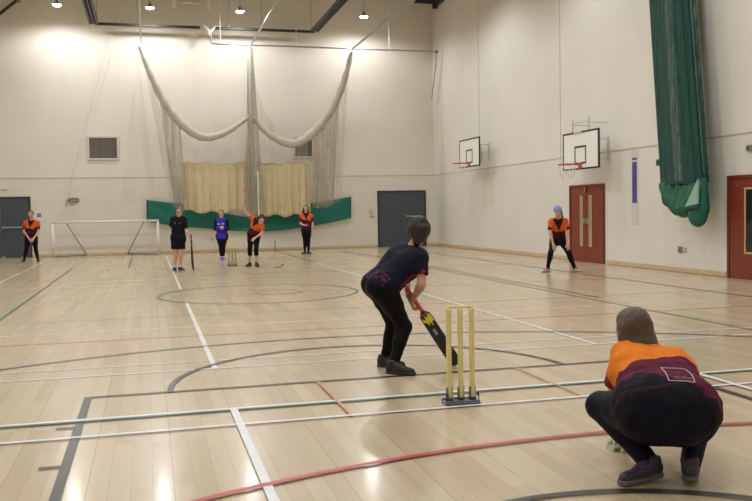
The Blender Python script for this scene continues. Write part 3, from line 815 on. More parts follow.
POSES = {
    'umpire': {'base': [-1.227, 15.444, 0.0], 'H': [-1.153, 15.478, 1.526], 'SR': [-1.318, 15.534, 1.337], 'SL': [-1.027, 15.456, 1.332], 'ER': [-1.369, 15.578, 1.103], 'EL': [-0.995, 15.434, 1.048], 'WR': [-1.348, 15.458, 0.903], 'WL': [-0.91, 15.279, 0.901], 'HR': [-1.277, 15.499, 0.845], 'HL': [-1.122, 15.457, 0.842], 'KR': [-1.279, 15.46, 0.462], 'KL': [-1.139, 15.422, 0.459], 'FR': [-1.306, 15.496, 0.0], 'FL': [-1.166, 15.459, 0.0], 'TR': [-1.351, 15.333, 0.0], 'TL': [-1.08, 15.302, 0.0]},
    'blue': {'base': [0.259, 19.745, 0.0], 'H': [0.276, 19.792, 1.467], 'SR': [0.119, 19.843, 1.239], 'SL': [0.434, 19.759, 1.233], 'ER': [0.074, 19.864, 0.989], 'EL': [0.471, 19.758, 0.981], 'WR': [0.181, 19.526, 1.017], 'WL': [0.331, 19.486, 1.02], 'HR': [0.208, 19.795, 0.743], 'HL': [0.347, 19.758, 0.74], 'KR': [0.226, 19.743, 0.409], 'KL': [0.316, 19.719, 0.407], 'FR': [0.237, 19.782, 0.0], 'FL': [0.301, 19.734, 0.0], 'TR': [0.199, 19.617, 0.0], 'TL': [0.349, 19.566, 0.0]},
    'bowler': {'base': [0.825, 16.239, 0.0], 'H': [1.029, 15.987, 1.268], 'SR': [0.844, 16.246, 1.317], 'SL': [1.049, 16.005, 1.101], 'ER': [0.709, 16.287, 1.429], 'EL': [1.045, 15.965, 0.909], 'WR': [0.622, 16.264, 1.54], 'WL': [0.853, 15.877, 0.804], 'HR': [0.795, 16.341, 0.876], 'HL': [0.927, 16.253, 0.859], 'KR': [0.736, 16.245, 0.484], 'KL': [0.898, 16.139, 0.484], 'FR': [0.73, 16.347, 0.0], 'FL': [0.912, 16.215, 0.0], 'TR': [0.64, 16.226, 0.0], 'TL': [0.94, 16.042, 0.0]},
    'striker_end': {'base': [3.333, 21.813, 0.0], 'H': [3.34, 21.868, 1.593], 'SR': [3.192, 21.916, 1.347], 'SL': [3.506, 21.832, 1.341], 'ER': [3.151, 21.914, 1.078], 'EL': [3.552, 21.807, 1.064], 'WR': [3.218, 21.634, 1.011], 'WL': [3.516, 21.754, 0.851], 'HR': [3.258, 21.874, 0.841], 'HL': [3.425, 21.829, 0.838], 'KR': [3.263, 21.833, 0.462], 'KL': [3.397, 21.798, 0.459], 'FR': [3.268, 21.861, 0.0], 'FL': [3.392, 21.828, 0.0], 'TR': [3.134, 21.752, 0.0], 'TL': [3.487, 21.658, 0.0]},
    'leftfar': {'base': [-5.629, 22.151, 0.0], 'H': [-5.563, 22.043, 1.55], 'SR': [-5.752, 22.184, 1.283], 'SL': [-5.379, 22.085, 1.276], 'ER': [-5.81, 22.186, 1.007], 'EL': [-5.356, 22.065, 0.992], 'WR': [-5.617, 21.874, 0.76], 'WL': [-5.486, 21.841, 0.783], 'HR': [-5.697, 22.228, 0.778], 'HL': [-5.509, 22.178, 0.774], 'KR': [-5.76, 22.154, 0.401], 'KL': [-5.455, 22.072, 0.395], 'FR': [-5.855, 22.243, 0.0], 'FL': [-5.409, 22.123, 0.0], 'TR': [-5.891, 22.087, 0.0], 'TL': [-5.339, 21.939, 0.0]},
    'fielder': {'base': [7.149, 10.456, 0.0], 'H': [6.942, 10.185, 1.374], 'SR': [6.848, 10.324, 1.16], 'SL': [7.153, 10.242, 1.154], 'ER': [6.8, 10.283, 0.909], 'EL': [7.17, 10.184, 0.902], 'WR': [6.822, 10.182, 0.659], 'WL': [7.129, 10.1, 0.663], 'HR': [7.094, 10.651, 0.724], 'HL': [7.267, 10.605, 0.72], 'KR': [6.873, 10.426, 0.431], 'KL': [7.289, 10.314, 0.405], 'FR': [6.867, 10.563, 0.0], 'FL': [7.469, 10.402, 0.0], 'TR': [6.694, 10.495, 0.0], 'TL': [7.543, 10.268, 0.0]},
    'batsman': {'base': [0.252, 0.353, 0.0], 'H': [0.531, 0.403, 1.273], 'SR': [0.495, 0.277, 1.036], 'SL': [0.384, 0.62, 1.09], 'ER': [0.472, 0.188, 0.797], 'EL': [0.478, 0.727, 0.827], 'WR': [0.442, 0.395, 0.621], 'WL': [0.447, 0.52, 0.666], 'HR': [0.154, 0.333, 0.756], 'HL': [0.153, 0.542, 0.786], 'KR': [0.321, 0.251, 0.404], 'KL': [0.293, 0.485, 0.385], 'FR': [0.177, 0.142, 0.0], 'FL': [0.19, 0.495, 0.0], 'TR': [0.352, -0.041, 0.0], 'TL': [0.369, 0.32, -0.0]},
    'keeper': {'base': [0.74, -3.273, 0.0], 'H': [0.795, -2.815, 0.761], 'SR': [0.95, -3.011, 0.566], 'SL': [0.718, -2.864, 0.614], 'ER': [1.034, -2.817, 0.334], 'EL': [0.735, -2.734, 0.399], 'WR': [0.933, -2.676, 0.114], 'WL': [0.856, -2.678, 0.096], 'HR': [0.743, -3.358, 0.395], 'HL': [0.59, -3.317, 0.397], 'KR': [1.092, -3.079, 0.373], 'KL': [0.504, -2.965, 0.359], 'FR': [0.82, -3.335, 0.0], 'FL': [0.653, -3.227, 0.0], 'TR': [0.956, -3.159, 0.0], 'TL': [0.391, -3.281, 0.0]},
}
# ------------------------------------------------------------------ people
M_SKIN = mat('skin', (200, 150, 125), rough=.5, vcol=True, noise=.03, nscale=30)
M_CLOTH = mat('sports_cloth', (90, 90, 90), rough=.75, vcol=True, noise=.06, nscale=12, spec=.15)
M_BLACK = mat('black_leggings', (25, 25, 30), rough=.6, vcol=True, noise=.08, nscale=14, spec=.12)
M_HAIR = mat('hair', (60, 40, 30), rough=.5, vcol=True, noise=.35, nscale=30, stretch=(4, 4, .5), bump=.4)
M_SHOE = mat('trainer', (40, 42, 52), rough=.6, vcol=True, noise=.1, nscale=30)
M_SOLE = mat('sole', (90, 90, 90), rough=.7, vcol=True)

def basis(J):
    hip = (J['HR'] + J['HL']) / 2; sh = (J['SR'] + J['SL']) / 2
    up = nrm(sh - hip)
    rc = nrm(J['SR'] - J['SL']); rc = nrm(rc - up * (rc @ up)); fc = np.cross(up, rc)
    rp = nrm(J['HR'] - J['HL']); rp = nrm(rp - up * (rp @ up)); fp = np.cross(up, rp)
    return hip, sh, up, rc, fc, rp, fp
def torso(J, o, inf=0., low=True):
    hip, sh, up, rc, fc, rp, fp = basis(J); b = o.get('bt', 1); L = np.linalg.norm(sh - hip)
    hs = o.get('hips', 1)
    ch = hip + up * L * .74 + fc * o.get('chest', 0.); wa = hip + up * L * .36 - fc * o.get('back', 0.)
    q = []
    if low:
        hk = o.get('hk', .05)
        q += [cap(hip - rp * .06 * hs, hip + rp * .06 * hs, .118 * hs + inf, k=hk, flat=(fp, 1.08))]
        for s_ in (-1, 1): q.append(cap(hip + rp * s_ * .07 * hs - fp * .05 * hs - up * .03, hip + rp * s_ * .07 * hs - fp * .03 * hs + up * .03, .095 * hs + inf, k=hk))
    for s_ in (-1, 1):
        q.append(cap(hip + rp * s_ * .055 * b + up * .02, wa + rc * s_ * .045 * b, .108 * b + inf, .1 * b + inf, k=.05, flat=(fc, 1.1)))
        q.append(cap(wa + rc * s_ * .045 * b, ch + rc * s_ * .065 * b, .1 * b + inf, .112 * b + inf, k=.05, flat=(fc, 1.1)))
        q.append(cap(ch + rc * s_ * .06 * b, J['SR' if s_ > 0 else 'SL'] * .75 + sh * .25 - up * .02, .1 * b + inf, .062 * b + inf, k=.05, flat=(fc, 1.15)))
        if o.get('female', True): q.append(cap(ch + rc * s_ * .065 * b + fc * .055 * b - up * .01, ch + rc * s_ * .065 * b + fc * .06 * b - up * .03, .058 * b + inf, k=.05))
    q.append(cap(J['SL'] * .92 + sh * .08, J['SR'] * .92 + sh * .08, .058 * b + inf, k=.05))
    return q
def head_frame(J, o):
    fd = nrm(o['face']); u = nrm(np.array(o.get('hup', (0, 0, 1)), float)); u = nrm(u - fd * (u @ fd)); r = np.cross(fd, u)
    return J['H'], fd, u, r, o.get('hs', .96)
def neck(J, o, inf=0.):
    hip, sh, up, rc, fc, rp, fp = basis(J); c, fd, u, r, s = head_frame(J, o)
    nb = sh + up * .03 - fc * .01
    q = [cap(nb, c - u * .06 * s - fd * .02, .056 + inf, .052 + inf, k=.03)]
    for k_ in ('SR', 'SL'): q.append(cap(nb + up * .02, J[k_] * .7 + sh * .3 + up * .015, .045 + inf, .045 + inf, k=.05))
    return q
def head(J, o):
    c, fd, u, r, s = head_frame(J, o)
    C = lambda x, y, z: c + (r * x + fd * y + u * z) * s
    q = [cap(C(0, -.022, .03), C(0, .012, .032), .085 * s, .082 * s, k=.02, flat=(r, 1.1)),
         cap(C(0, .03, .0), C(0, .052, -.085), .066 * s, .032 * s, k=.03),
         cap(C(-.028, .03, -.05), C(.028, .03, -.05), .042 * s, k=.03),
         cap(C(0, .088, .012), C(0, .108, -.022), .009 * s, .014 * s, k=.012),
         cap(C(-.03, .08, .035), C(.03, .08, .035), .016 * s, k=.018),
         cap(C(-.016, .088, -.052), C(.016, .088, -.052), .009 * s, k=.01)]
    for s_ in (-1, 1):
        q.append(cap(C(.074 * s_, -.005, .012), C(.07 * s_, -.002, -.018), .022 * s, .014 * s, k=.006, flat=(r, 2.2)))
        q.append(cap(C(.034 * s_, .062, -.012), C(.034 * s_, .06, -.02), .026 * s, k=.02))
    return q
def hand(w_, d, pn, side, s=1., curl=.6, vox=.006, spread=1., wrap=None):
    """palm, four fingers, thumb. d = hand direction, pn = palm normal (fingers curl towards it), side = +1/-1 thumb side along d x pn"""
    d = nrm(d); pn = nrm(pn - d * (np.array(pn) @ d)); ac = np.cross(d, pn) * side
    mr = max(.0085, vox * .95)
    q = [cap(w_, w_ + d * .03 * s, .027 * s, .033 * s, k=.02, flat=(pn, 1.5)),
         cap(w_ + d * .03 * s - ac * .014 * s, w_ + d * .075 * s - ac * .018 * s, .024 * s, .022 * s, k=.012, flat=(pn, 1.5)),
         cap(w_ + d * .03 * s + ac * .014 * s, w_ + d * .08 * s + ac * .016 * s, .024 * s, .022 * s, k=.012, flat=(pn, 1.5))]
    for i, (off, ln) in enumerate(((.031, .07), (.011, .078), (-.01, .073), (-.03, .058))):
        b0 = w_ + d * (.085 - (.008 if i == 3 else 0)) * s + ac * off * s * spread
        a1 = curl * .6; d1 = d * math.cos(a1) + pn * math.sin(a1)
        p1 = b0 + d1 * ln * .45 * s
        a2 = curl * 1.5; d2 = d * math.cos(a2) + pn * math.sin(a2); p2 = p1 + d2 * ln * .32 * s
        a3 = curl * 2.3; d3 = d * math.cos(a3) + pn * math.sin(a3); p3 = p2 + d3 * ln * .25 * s
        q += [cap(b0 - d * .01, p1, mr * 1.08 * s, mr * s, k=.004), cap(p1, p2, mr * s, mr * .94 * s, k=.004), cap(p2, p3, mr * .94 * s, mr * .82 * s, k=.004)]
    t0 = w_ + d * .025 * s + ac * .022 * s + pn * .004; dt = nrm(d * .7 + ac * .75 + pn * .35 * (curl + .2)); t1 = t0 + dt * .042 * s
    dt2 = nrm(d * .95 + ac * .2 + pn * .5 * (curl + .1)); t2 = t1 + dt2 * .032 * s
    q += [cap(t0, t1, mr * 1.5 * s, mr * 1.15 * s, k=.008), cap(t1, t2, mr * 1.1 * s, mr * .95 * s, k=.004)]
    return q
def arm(J, side, o, inf=0., upto=None, ba=1.):
    S_, E_, W_ = J['S' + side], J['E' + side], J['W' + side]
    if upto is not None:   # a sleeve
        L = np.linalg.norm(E_ - S_); d = nrm(E_ - S_); e = S_ + d * L * upto
        return [cap(S_, e, .056 * ba + inf, .05 * ba + inf * 1.5, k=.03, clips=[(e, d)])]
    fa = nrm(W_ - E_)
    q = [cap(S_, E_, .05 * ba + inf, .037 * ba + inf, k=.03), cap(E_, W_, .037 * ba + inf, .024 * ba + inf, k=.015),
         cap(E_ + fa * .03, E_ + fa * .09, .041 * ba + inf, .037 * ba + inf, k=.02)]
    return q
def leg(J, side, o, inf=0., cut=None, bl=1., flare=0.):
    H_, K_, F_ = J['H' + side], J['K' + side], J['A' + side]
    if cut is not None and cut < 1:   # shorts
        d = nrm(K_ - H_); e = H_ + (K_ - H_) * cut
        return [cap(H_, e, .096 * bl + inf, .085 * bl + inf + flare, k=.03, clips=[(e, d)])]
    d = nrm(F_ - K_); th = nrm(K_ - H_)
    L = np.linalg.norm(F_ - K_); e = F_
    bk = nrm(np.array(J['T' + side]) - np.array(J['F' + side])) * -1; bk = nrm(bk - d * (bk @ d))
    cl = []
    if cut is not None and cut > 1: e = K_ + d * L * (cut - 1); cl = [(e, d)]
    frac = (cut - 1) if cut else 1.
    q = [cap(H_, K_, .09 * bl + inf, .058 * bl + inf, k=.04), cap(K_, e, .053 * bl + inf, (.053 - .018 * frac) * bl + inf, k=.03, clips=cl),
         cap(K_ + d * L * .18 + bk * .018, K_ + d * L * .42 + bk * .014, .05 * bl + inf, .042 * bl + inf, k=.04),
         cap(H_ + th * .05, H_ + th * .16, .094 * bl + inf, .086 * bl + inf, k=.04)]
    return q
def foot_frame(J, side):
    F_, T_, A_ = J['F' + side], J['T' + side], J['A' + side]
    t = nrm(T_ - F_); n = np.array((0, 0, 1.)); n = nrm(n - t * (n @ t)); r = np.cross(t, n)
    return F_, t, n, r
def shoe(J, side, o, vox, base, root, upper, sole, L=.2, collar=None, soft=1.):
    F_, t, n, r = foot_frame(J, side); A_ = J['A' + side]
    P = lambda x, y, z: F_ + t * x + r * y + n * z
    q = [cap(P(-.035, 0, .05), P(.05, 0, .052), .037, .04, k=.02), cap(P(.04, 0, .045), P(L - .05, 0, .036), .042, .034, k=.03, flat=(n, 1.1)),
         cap(P(-.03, 0, .06), P(-.015, 0, .1), .04, .046, k=.02), cap(P(.0, 0, .085), P(.08, 0, .05), .042, .034, k=.02)]
    cl = [(P(0, 0, .02), -n), (P(-.0, 0, .128), nrm(n - t * .2))]
    s_ = smesh('shoe', q, vox, M_SHOE, base, root, upper, clips=cl)
    q = [cap(P(-.035, 0, .015), P(.05, 0, .015), .043, .041, k=.01), cap(P(.05, 0, .015), P(L - .05, 0, .015), .041, .042, k=.01)]
    cl = [(P(0, 0, .0), -n), (P(0, 0, .03), n)]
    smesh('sole', q, min(vox, .009), M_SOLE, base, s_, sole, clips=cl)
    return s_
def const(c):
    return lambda P: np.tile(np.array(c, float), (len(P), 1))
def mixc(m_, a, b): m_ = np.clip(m_, 0, 1)[:, None]; return a * (1 - m_) + b * m_
def skin_color(J, o, tone):
    c, fd, u, r, s = head_frame(J, o)
    def f(P):
        C_ = np.tile(np.array(tone, float), (len(P), 1)); Q = P - c
        for s_ in (-1, 1):
            d = np.linalg.norm(P - (c + (r * .034 * s_ + fd * .082 + u * .014) * s), axis=1); C_ = mixc((.017 - d) / .006, C_, np.array((60., 44, 40)))
            d = np.linalg.norm((P - (c + (r * .034 * s_ + fd * .09 + u * .036) * s)) * np.array([1, 1, 1.]), axis=1); C_ = mixc((.012 - d) / .005, C_, np.array((96., 70, 55)))
        d = np.abs(Q @ u / s + .053) / .008 + np.abs(Q @ r) / .022 + (Q @ fd < .07) * 9
        C_ = mixc(1.6 - d, C_, np.array((168., 92, 88)))
        if o.get('tattoo'):
            W_, E_ = J['WL'], J['EL']; t_ = ((P - W_) @ nrm(E_ - W_)); dd = np.linalg.norm((P - W_) - t_[:, None] * nrm(E_ - W_), axis=1)
            m_ = (dd < .06) & (t_ > .0) & (t_ < .24) & (ns(P, 70, 1) > .1)
            C_[m_] = (150, 40, 44)
        return C_
    return f
def hair_prims(J, o, style):
    c, fd, u, r, s = head_frame(J, o)
    C = lambda x, y, z: c + (r * x + fd * y + u * z) * s
    q = [cap(C(0, -.03, .036), C(0, .01, .04), .094 * s, .088 * s, k=.02, flat=(r, 1.08)), cap(C(0, -.035, .01), C(0, -.045, -.04), .078 * s, .05 * s, k=.03)]
    cl = [(C(0, .035, .02), nrm(fd * .9 - u * .55))]
    if style == 'pony': q += [cap(C(0, -.115, .05), C(0, -.14, .0), .03, .034, k=.02), cap(C(0, -.14, 0), C(0, -.115, -.13), .034, .014, k=.02)]
    if style == 'bun': q += [cap(C(-.03, -.07, .085), C(.03, -.075, .10), .056, .05, k=.02), cap(C(-.02, -.05, .03), C(.025, -.05, .03), .09, k=.02), cap(C(0, -.07, -.03), C(0, -.075, -.10), .062, .04, k=.03), cap(C(.05, -.045, 0), C(.045, -.04, -.07), .045, .035, k=.03)]
    if style == 'bob':
        q += [cap(C(0, -.06, -.0), C(.015, -.085, -.15), .085, .095, k=.03, flat=(fd, 1.4)), cap(C(-.06, -.02, 0), C(-.075, -.02, -.15), .045, .035, k=.03), cap(C(.06, -.03, 0), C(.10, -.05, -.14), .05, .05, k=.03)]
    if style == 'side': q += [cap(C(-.07, -.06, .0), C(-.11, .02, -.13), .038, .024, k=.02), cap(C(0, -.1, .03), C(-.07, -.07, 0), .03, .034, k=.02)]
    if style == 'curly': q += [cap(C(-.07, -.02, .06), C(-.09, -.02, -.04), .06, k=.02), cap(C(.07, -.02, .06), C(.09, -.02, -.04), .06, k=.02), cap(C(0, -.05, .09), C(0, -.08, 0), .08, k=.02)]
    return q, cl
def flame_shirt(J, o, top=.62, mid=.28, maroon=(78, 24, 40), orange=(206, 94, 36), dark=(34, 24, 34), f=26, amp=.13):
    hip, sh, up, rc, fc, rp, fp = basis(J); L = np.linalg.norm(sh - hip)
    def fn(P):
        t = ((P - hip) @ up) / L; n_ = ns(P, f, 1.) * amp; n2 = ns(P, f * 1.3, 2.5) * amp
        C_ = mixc((t + n_ - top) / .03 + .5, np.array(maroon, float)[None], np.array(orange, float)[None])
        C_ = mixc((mid - t - n2) / .03 + .5, C_, np.array(dark, float))
        vx = np.abs((P - hip) @ rc); fy = (P - hip) @ fc      # dark placket and badge band on the chest
        m_ = (fy > 0) & ((vx < .035 + .25 * np.maximum(t - .86, 0)) & (t > .78)); C_[m_] = (44, 22, 30)
        m_ = (fy > 0) & (vx < .085) & (np.abs(t - top + .06) < .07); C_[m_] = (40, 30, 30)
        for sd in ('R', 'L'):      # sleeve ends turn maroon
            S_, E_ = J['S' + sd], J['E' + sd]; d = E_ - S_; l = np.linalg.norm(d); q = (P - S_) @ (d / l) / l
            rr = np.linalg.norm((P - S_) - (q * l)[:, None] * (d / l), axis=1)
            on = (q > .15) & (rr < .085) & (np.abs((P - sh) @ rc) > o.get('sleeve_x', .16))
            C_ = np.where(on[:, None], mixc((q + ns(P, f * 1.4, .5) * .12 - o.get('slv', .34)) / .08 + .5, np.array(orange, float)[None], np.array(maroon, float)[None]), C_)
        return C_
    return fn
def person(key, o, label, group=None):
    J = {k: np.array(v, float) for k, v in POSES[key].items()}; base = J.pop('base')
    for sd in 'RL':
        lift = np.array((0, 0, o.get('lift', {}).get(sd, 0.)))
        J['F' + sd] = J['F' + sd] + lift
        J['A' + sd] = J['F' + sd] + np.array((0, 0, .075))
        J['T' + sd] = J['T' + sd]
    vox = o['vox']; vc = o.get('vc', vox)
    tone = o.get('tone', (206, 156, 130)); ba = o.get('ba', 1.); bl = o.get('bl', 1.)
    q = torso(J, o) + neck(J, o) + head(J, o)
    for sd in 'RL':
        q += arm(J, sd, o, ba=ba) + leg(J, sd, o, bl=bl)
        F_, t, n, r = foot_frame(J, sd); q += [cap(F_ + n * .05 - t * .02, F_ + t * .12 + n * .035, .03, .026, k=.03)]
        ho = o['hands'][sd]
        q += hand(J['W' + sd], ho[0], ho[1], ho[2], s=o.get('hsz', 1.), curl=ho[3], vox=vox)
    root = smesh('person', q, vox, M_SKIN, base, None, skin_color(J, o, tone))
    tag(root, label, 'person', group)
    hip, sh, up, rc, fc, rp, fp = basis(J)
    fd_n = o.get('fold', .004)
    nz = lambda P: ns(P, 34, .7) * fd_n + ns(P, 75, 2.) * fd_n * .4
    # lower garment
    lo = o.get('lower', 'leggings')
    tq = [p for p in torso(J, o, .008)]
    L = np.linalg.norm(sh - hip)
    wcl = [(hip + up * L * .34, up)]
    if lo == 'shorts':
        q = tq + sum((leg(J, sd, o, .016, cut=.72, bl=bl, flare=.012) for sd in 'RL'), [])
        smesh('shorts', q, vc, M_BLACK, base, root, const(o.get('lc', (17, 18, 22))), clips=wcl, noise=nz)
    else:
        q = tq + sum((leg(J, sd, o, .008, cut=o.get('cut', 1.9), bl=bl) for sd in 'RL'), [])
        # keep the waistband cut off the legs of a crouching person
        for p in q[:len(tq)]: p['clips'] = p['clips'] + wcl
        smesh('leggings', q, vc, M_BLACK, base, root, o.get('lcf') or const(o.get('lc', (14, 14, 17))), noise=lambda P: ns(P, 40, .7) * .0025)
    # shirt
    inf = o.get('sinf', .018)
    q = torso(J, o, inf) + neck(J, o, .012)[1:]
    if o.get('long'):
        for sd in 'RL': q += arm(J, sd, o, .012, ba=ba)
    else:
        for sd in 'RL': q += arm(J, sd, o, .012, upto=o.get('sl', .62), ba=ba)
    hem = hip + up * o.get('hem', -.05)
    for p in q[:len(torso(J, o))]: p['clips'] = p['clips'] + [(hem, -up)]
    c_, fdv, u_, r_, s_h = head_frame(J, o)
    smesh('shirt', q, vc, M_CLOTH, base, root, o['shirt'](J), noise=nz)
    if o.get('collar', True):
        nb = sh + up * .045 - fc * .005; d = nrm(c_ - u_ * .06 - nb)
        q = [cap(nb, nb + d * .035, .068, .064, k=.01), cap(nb - d * .1, nb + d * .1, .055, k=.001, op='sub')]
        smesh('collar', q, min(vc, .009), M_CLOTH, base, root, const(o.get('collar_c', (60, 24, 36))), clips=[(nb + d * .036, d), (nb - d * .012, -d)])
    # hair
    if o.get('hair'):
        q, cl = hair_prims(J, o, o['hair'])
        hn = lambda P: ns(P * np.array((1, 1, .3)), 120, 1.) * o.get('hn', .002)
        for p in q[:1]: p['clips'] = cl
        smesh('hair', q, vc, M_HAIR, base, root, const(o.get('hc', (62, 42, 32))), noise=hn)
    C = lambda x, y, z: c_ + (r_ * x + fdv * y + u_ * z) * s_h
    if o.get('cap'):
        q = [cap(C(0, -.03, .045), C(0, .015, .05), .098, .09, k=.02)]
        smesh('beanie', q, .008, M_CLOTH, base, root, const(o['cap']), clips=[(C(0, 0, .045), nrm(-u_ * .9 + fdv * -.25))])
    if o.get('glasses'):
        g_ = MB()
        for s_ in (-1, 1):
            ctr = C(.034 * s_, .104, .012)
            g_.tube([tuple(ctr + r_ * .022 * math.cos(a) + u_ * .017 * math.sin(a) - base) for a in [i * math.pi / 7 for i in range(14)]], .0035, 5, closed=True)
            g_.tube([tuple(C(.056 * s_, .1, .014) - base), tuple(C(.08 * s_, .0, .02) - base)], .003, 5)
        g_.tube([tuple(C(-.012, .106, .014) - base), tuple(C(.012, .106, .014) - base)], .003, 5)
        g_.build('glasses', M_BK, root)
    for sd in 'RL':
        sc, so = o['shoes']
        shoe(J, sd, o, o.get('vshoe', vc), base, root, sc if callable(sc) else const(sc), so if callable(so) else const(so), L=o.get('shl', .2))
        if o.get('socks') and sd in 'RL':
            A_, K_ = J['A' + sd], J['K' + sd]; d = nrm(K_ - A_)
            q = [cap(A_ - d * .01, A_ + d * .07, .044, .043, k=.01)]
            smesh('sock', q, .008, M_CLOTH, base, root, const(o['socks']), clips=[(A_ + d * .065, d)])
    return root, J, base

CAMF = V(-.257, -.965, 0)      # roughly towards the near end of the hall
def hd(dR, dL, pnR, pnL, c=.7, cL=None):
    return {'R': (np.array(dR, float), np.array(pnR, float), 1, c), 'L': (np.array(dL, float), np.array(pnL, float), -1, c if cL is None else cL)}
DOWN = V(0, 0, -1)
def solid_shirt(c, chest=None, body=None, slv=None):
    def mk(J):
        hip, sh, up, rc, fc, rp, fp = basis(J)
        def fn(P):
            C_ = np.tile(np.array(c, float), (len(P), 1)); Q = P - sh
            x, z, y = Q @ rc, Q @ up, Q @ fc
            if body is not None:
                m_ = (np.abs(x) < .145); C_[m_] = body
            if chest is not None:
                for (cx, cz, rr, cc) in chest:
                    m_ = (np.hypot((x - cx), (z - cz) * 1.4) < rr) & (y > .02); C_[m_] = cc
            return C_
        return fn
    return mk
FAR = dict(vox=.0125, vc=.011, hsz=1.05)
person('umpire', dict(FAR, face=CAMF + V(.1, 0, -.08), hands=hd((.1, 0, -1), (.35, -.3, -.9), (1, 0, 0), (-1, 0, 0), .5, 1.3), lower='shorts', shirt=solid_shirt((18, 19, 27), chest=[(.06, -.1, .025, (104, 104, 112)), (-.06, -.1, .02, (84, 84, 92))]),
       hair='short', hc=(96, 82, 70), glasses=True, shoes=((40, 44, 76), (150, 150, 160)), socks=(222, 222, 224), sinf=.022, hem=-.08, bl=.95, bt=.95, female=False, collar_c=(20, 20, 26), sl=.8),
       'standing person in black shirt and shorts with glasses, one hand on an upright bat')
person('blue', dict(FAR, face=CAMF, hands=hd((.9, -.3, .0), (-.9, -.1, .0), (.2, .9, 0), (.2, .9, 0), .9), shirt=solid_shirt((26, 24, 52), body=(58, 50, 168), chest=[(-.06, -.1, .03, (200, 190, 200)), (.07, -.1, .03, (200, 190, 200))]), long=True,
       hair='short', hc=(66, 44, 36), shoes=((120, 100, 196), (214, 210, 224)), socks=(226, 226, 230), hem=-.1, bl=.86, bt=.92, collar_c=(50, 44, 150)),
       'standing person in a bright blue top with dark sleeves, hands clasped in front')
person('bowler', dict(FAR, face=CAMF + V(.35, 0, -.35), hup=(.25, 0, 1), hands=hd((-.5, 0, .8), (-.7, -.3, -.5), (0, -1, 0), (0, .6, -1), .35, .8), shirt=lambda J: flame_shirt(J, {'slv': .55}, top=.52, mid=.16),
       hair='curly', hc=(34, 26, 26), shoes=((34, 34, 40), (60, 60, 66)), cut=1.42, hem=-.05, bl=.95, bt=.95, sl=.6),
       'person in orange and maroon shirt bowling, one arm raised, leaning to the side')
person('striker_end', dict(FAR, face=CAMF, hands=hd((.7, -.4, -.1), (-.1, -.2, -1), (0, .3, 1), (-1, 0, 0), 1., .6), shirt=lambda J: flame_shirt(J, {}, top=.66, mid=.15),
       hair='bob', hc=(48, 34, 30), shoes=((40, 42, 46), (130, 170, 160)), hem=-.1, bl=.88, bt=.95, sl=.75),
       'standing person in orange and maroon shirt in front of the green sheet end')
person('leftfar', dict(FAR, face=CAMF + V(0, 0, -.15), hands=hd((.5, -.3, -.8), (-.5, -.3, -.8), (.5, .8, 0), (-.5, .8, 0), .8), shirt=lambda J: flame_shirt(J, {'slv': .42}, top=.63, mid=.3),
       hair='short', hc=(120, 86, 66), shoes=((40, 46, 50), (140, 200, 196)), hem=-.06, bl=.95, bt=1.05, sl=.7),
       'person in orange and dark shirt bending forward beside the left charcoal doors')
person('fielder', dict(FAR, vox=.011, vc=.0095, face=CAMF + V(-.1, 0, -.1), hands=hd((.15, -.3, -1), (.15, -.3, -1), (0, 1, 0), (0, 1, 0), .5), shirt=lambda J: flame_shirt(J, {'slv': .5}, top=.66, mid=.38, dark=(40, 26, 32)),
       hair='side', hc=(120, 92, 70), cap=(122, 148, 206), shoes=(lambda P: mixc((P[:, 2] - .05) / .01, np.array((200., 214, 206))[None] * np.ones((len(P), 1)), np.array((214., 84, 66))), (70, 150, 128)), socks=(36, 36, 40), hem=-.1, bl=.9, bt=.95, sl=.75, tone=(204, 150, 124)),
       'crouching fielder with a pale blue cap, feet wide apart beside the red double doors')

# batsman
def bat_shirt(J):
    hip, sh, up, rc, fc, rp, fp = basis(J); L = np.linalg.norm(sh - hip)
    def fn(P):
        C_ = np.tile(np.array((22, 20, 38), float), (len(P), 1)); Q = P - hip; z = (Q @ up) / L; y = Q @ fc; x = Q @ rc
        m_ = (x > .03) & (np.abs(y - (.05 - .015 * z)) < .014) & (z > .22) & (z < .85); C_[m_] = (142, 36, 52)
        m_ = (np.abs(x - .02) < .2) & (np.abs(y + .14 + .02 * np.sin(z * 60)) < .03) & (z > -.06) & (z < .22) & (ns(P, 60, 1) > .3); C_[m_] = (100, 36, 62)
        return C_
    return fn
J_ = POSES['batsman']
hand_t = nrm(V(.52, .24, -.62))
person('batsman', dict(vox=.0062, vc=.0062, vshoe=.0055, face=(.5, .85, -.12), hup=(.1, 0, 1), hands={'R': (V(.25, .45, -.85), V(.9, -.2, .3), -1, 1.25), 'L': (V(.3, -.2, -.9), V(.9, .2, .3), 1, 1.25)},
       shirt=bat_shirt, collar_c=(92, 30, 52), lc=(9, 9, 11), hair='bun', hc=(40, 28, 22), hn=.005, hs=.98, shoes=((26, 26, 30), (40, 40, 44)), hem=-.05, bt=1.2, hips=1.06, bl=1.06, sl=.66, sinf=.014, tattoo=True, tone=(190, 140, 118), fold=.004, hsz=.95, cut=1.97, shl=.235),
       'batter in navy shirt and black leggings seen from behind, bending over a black bat')

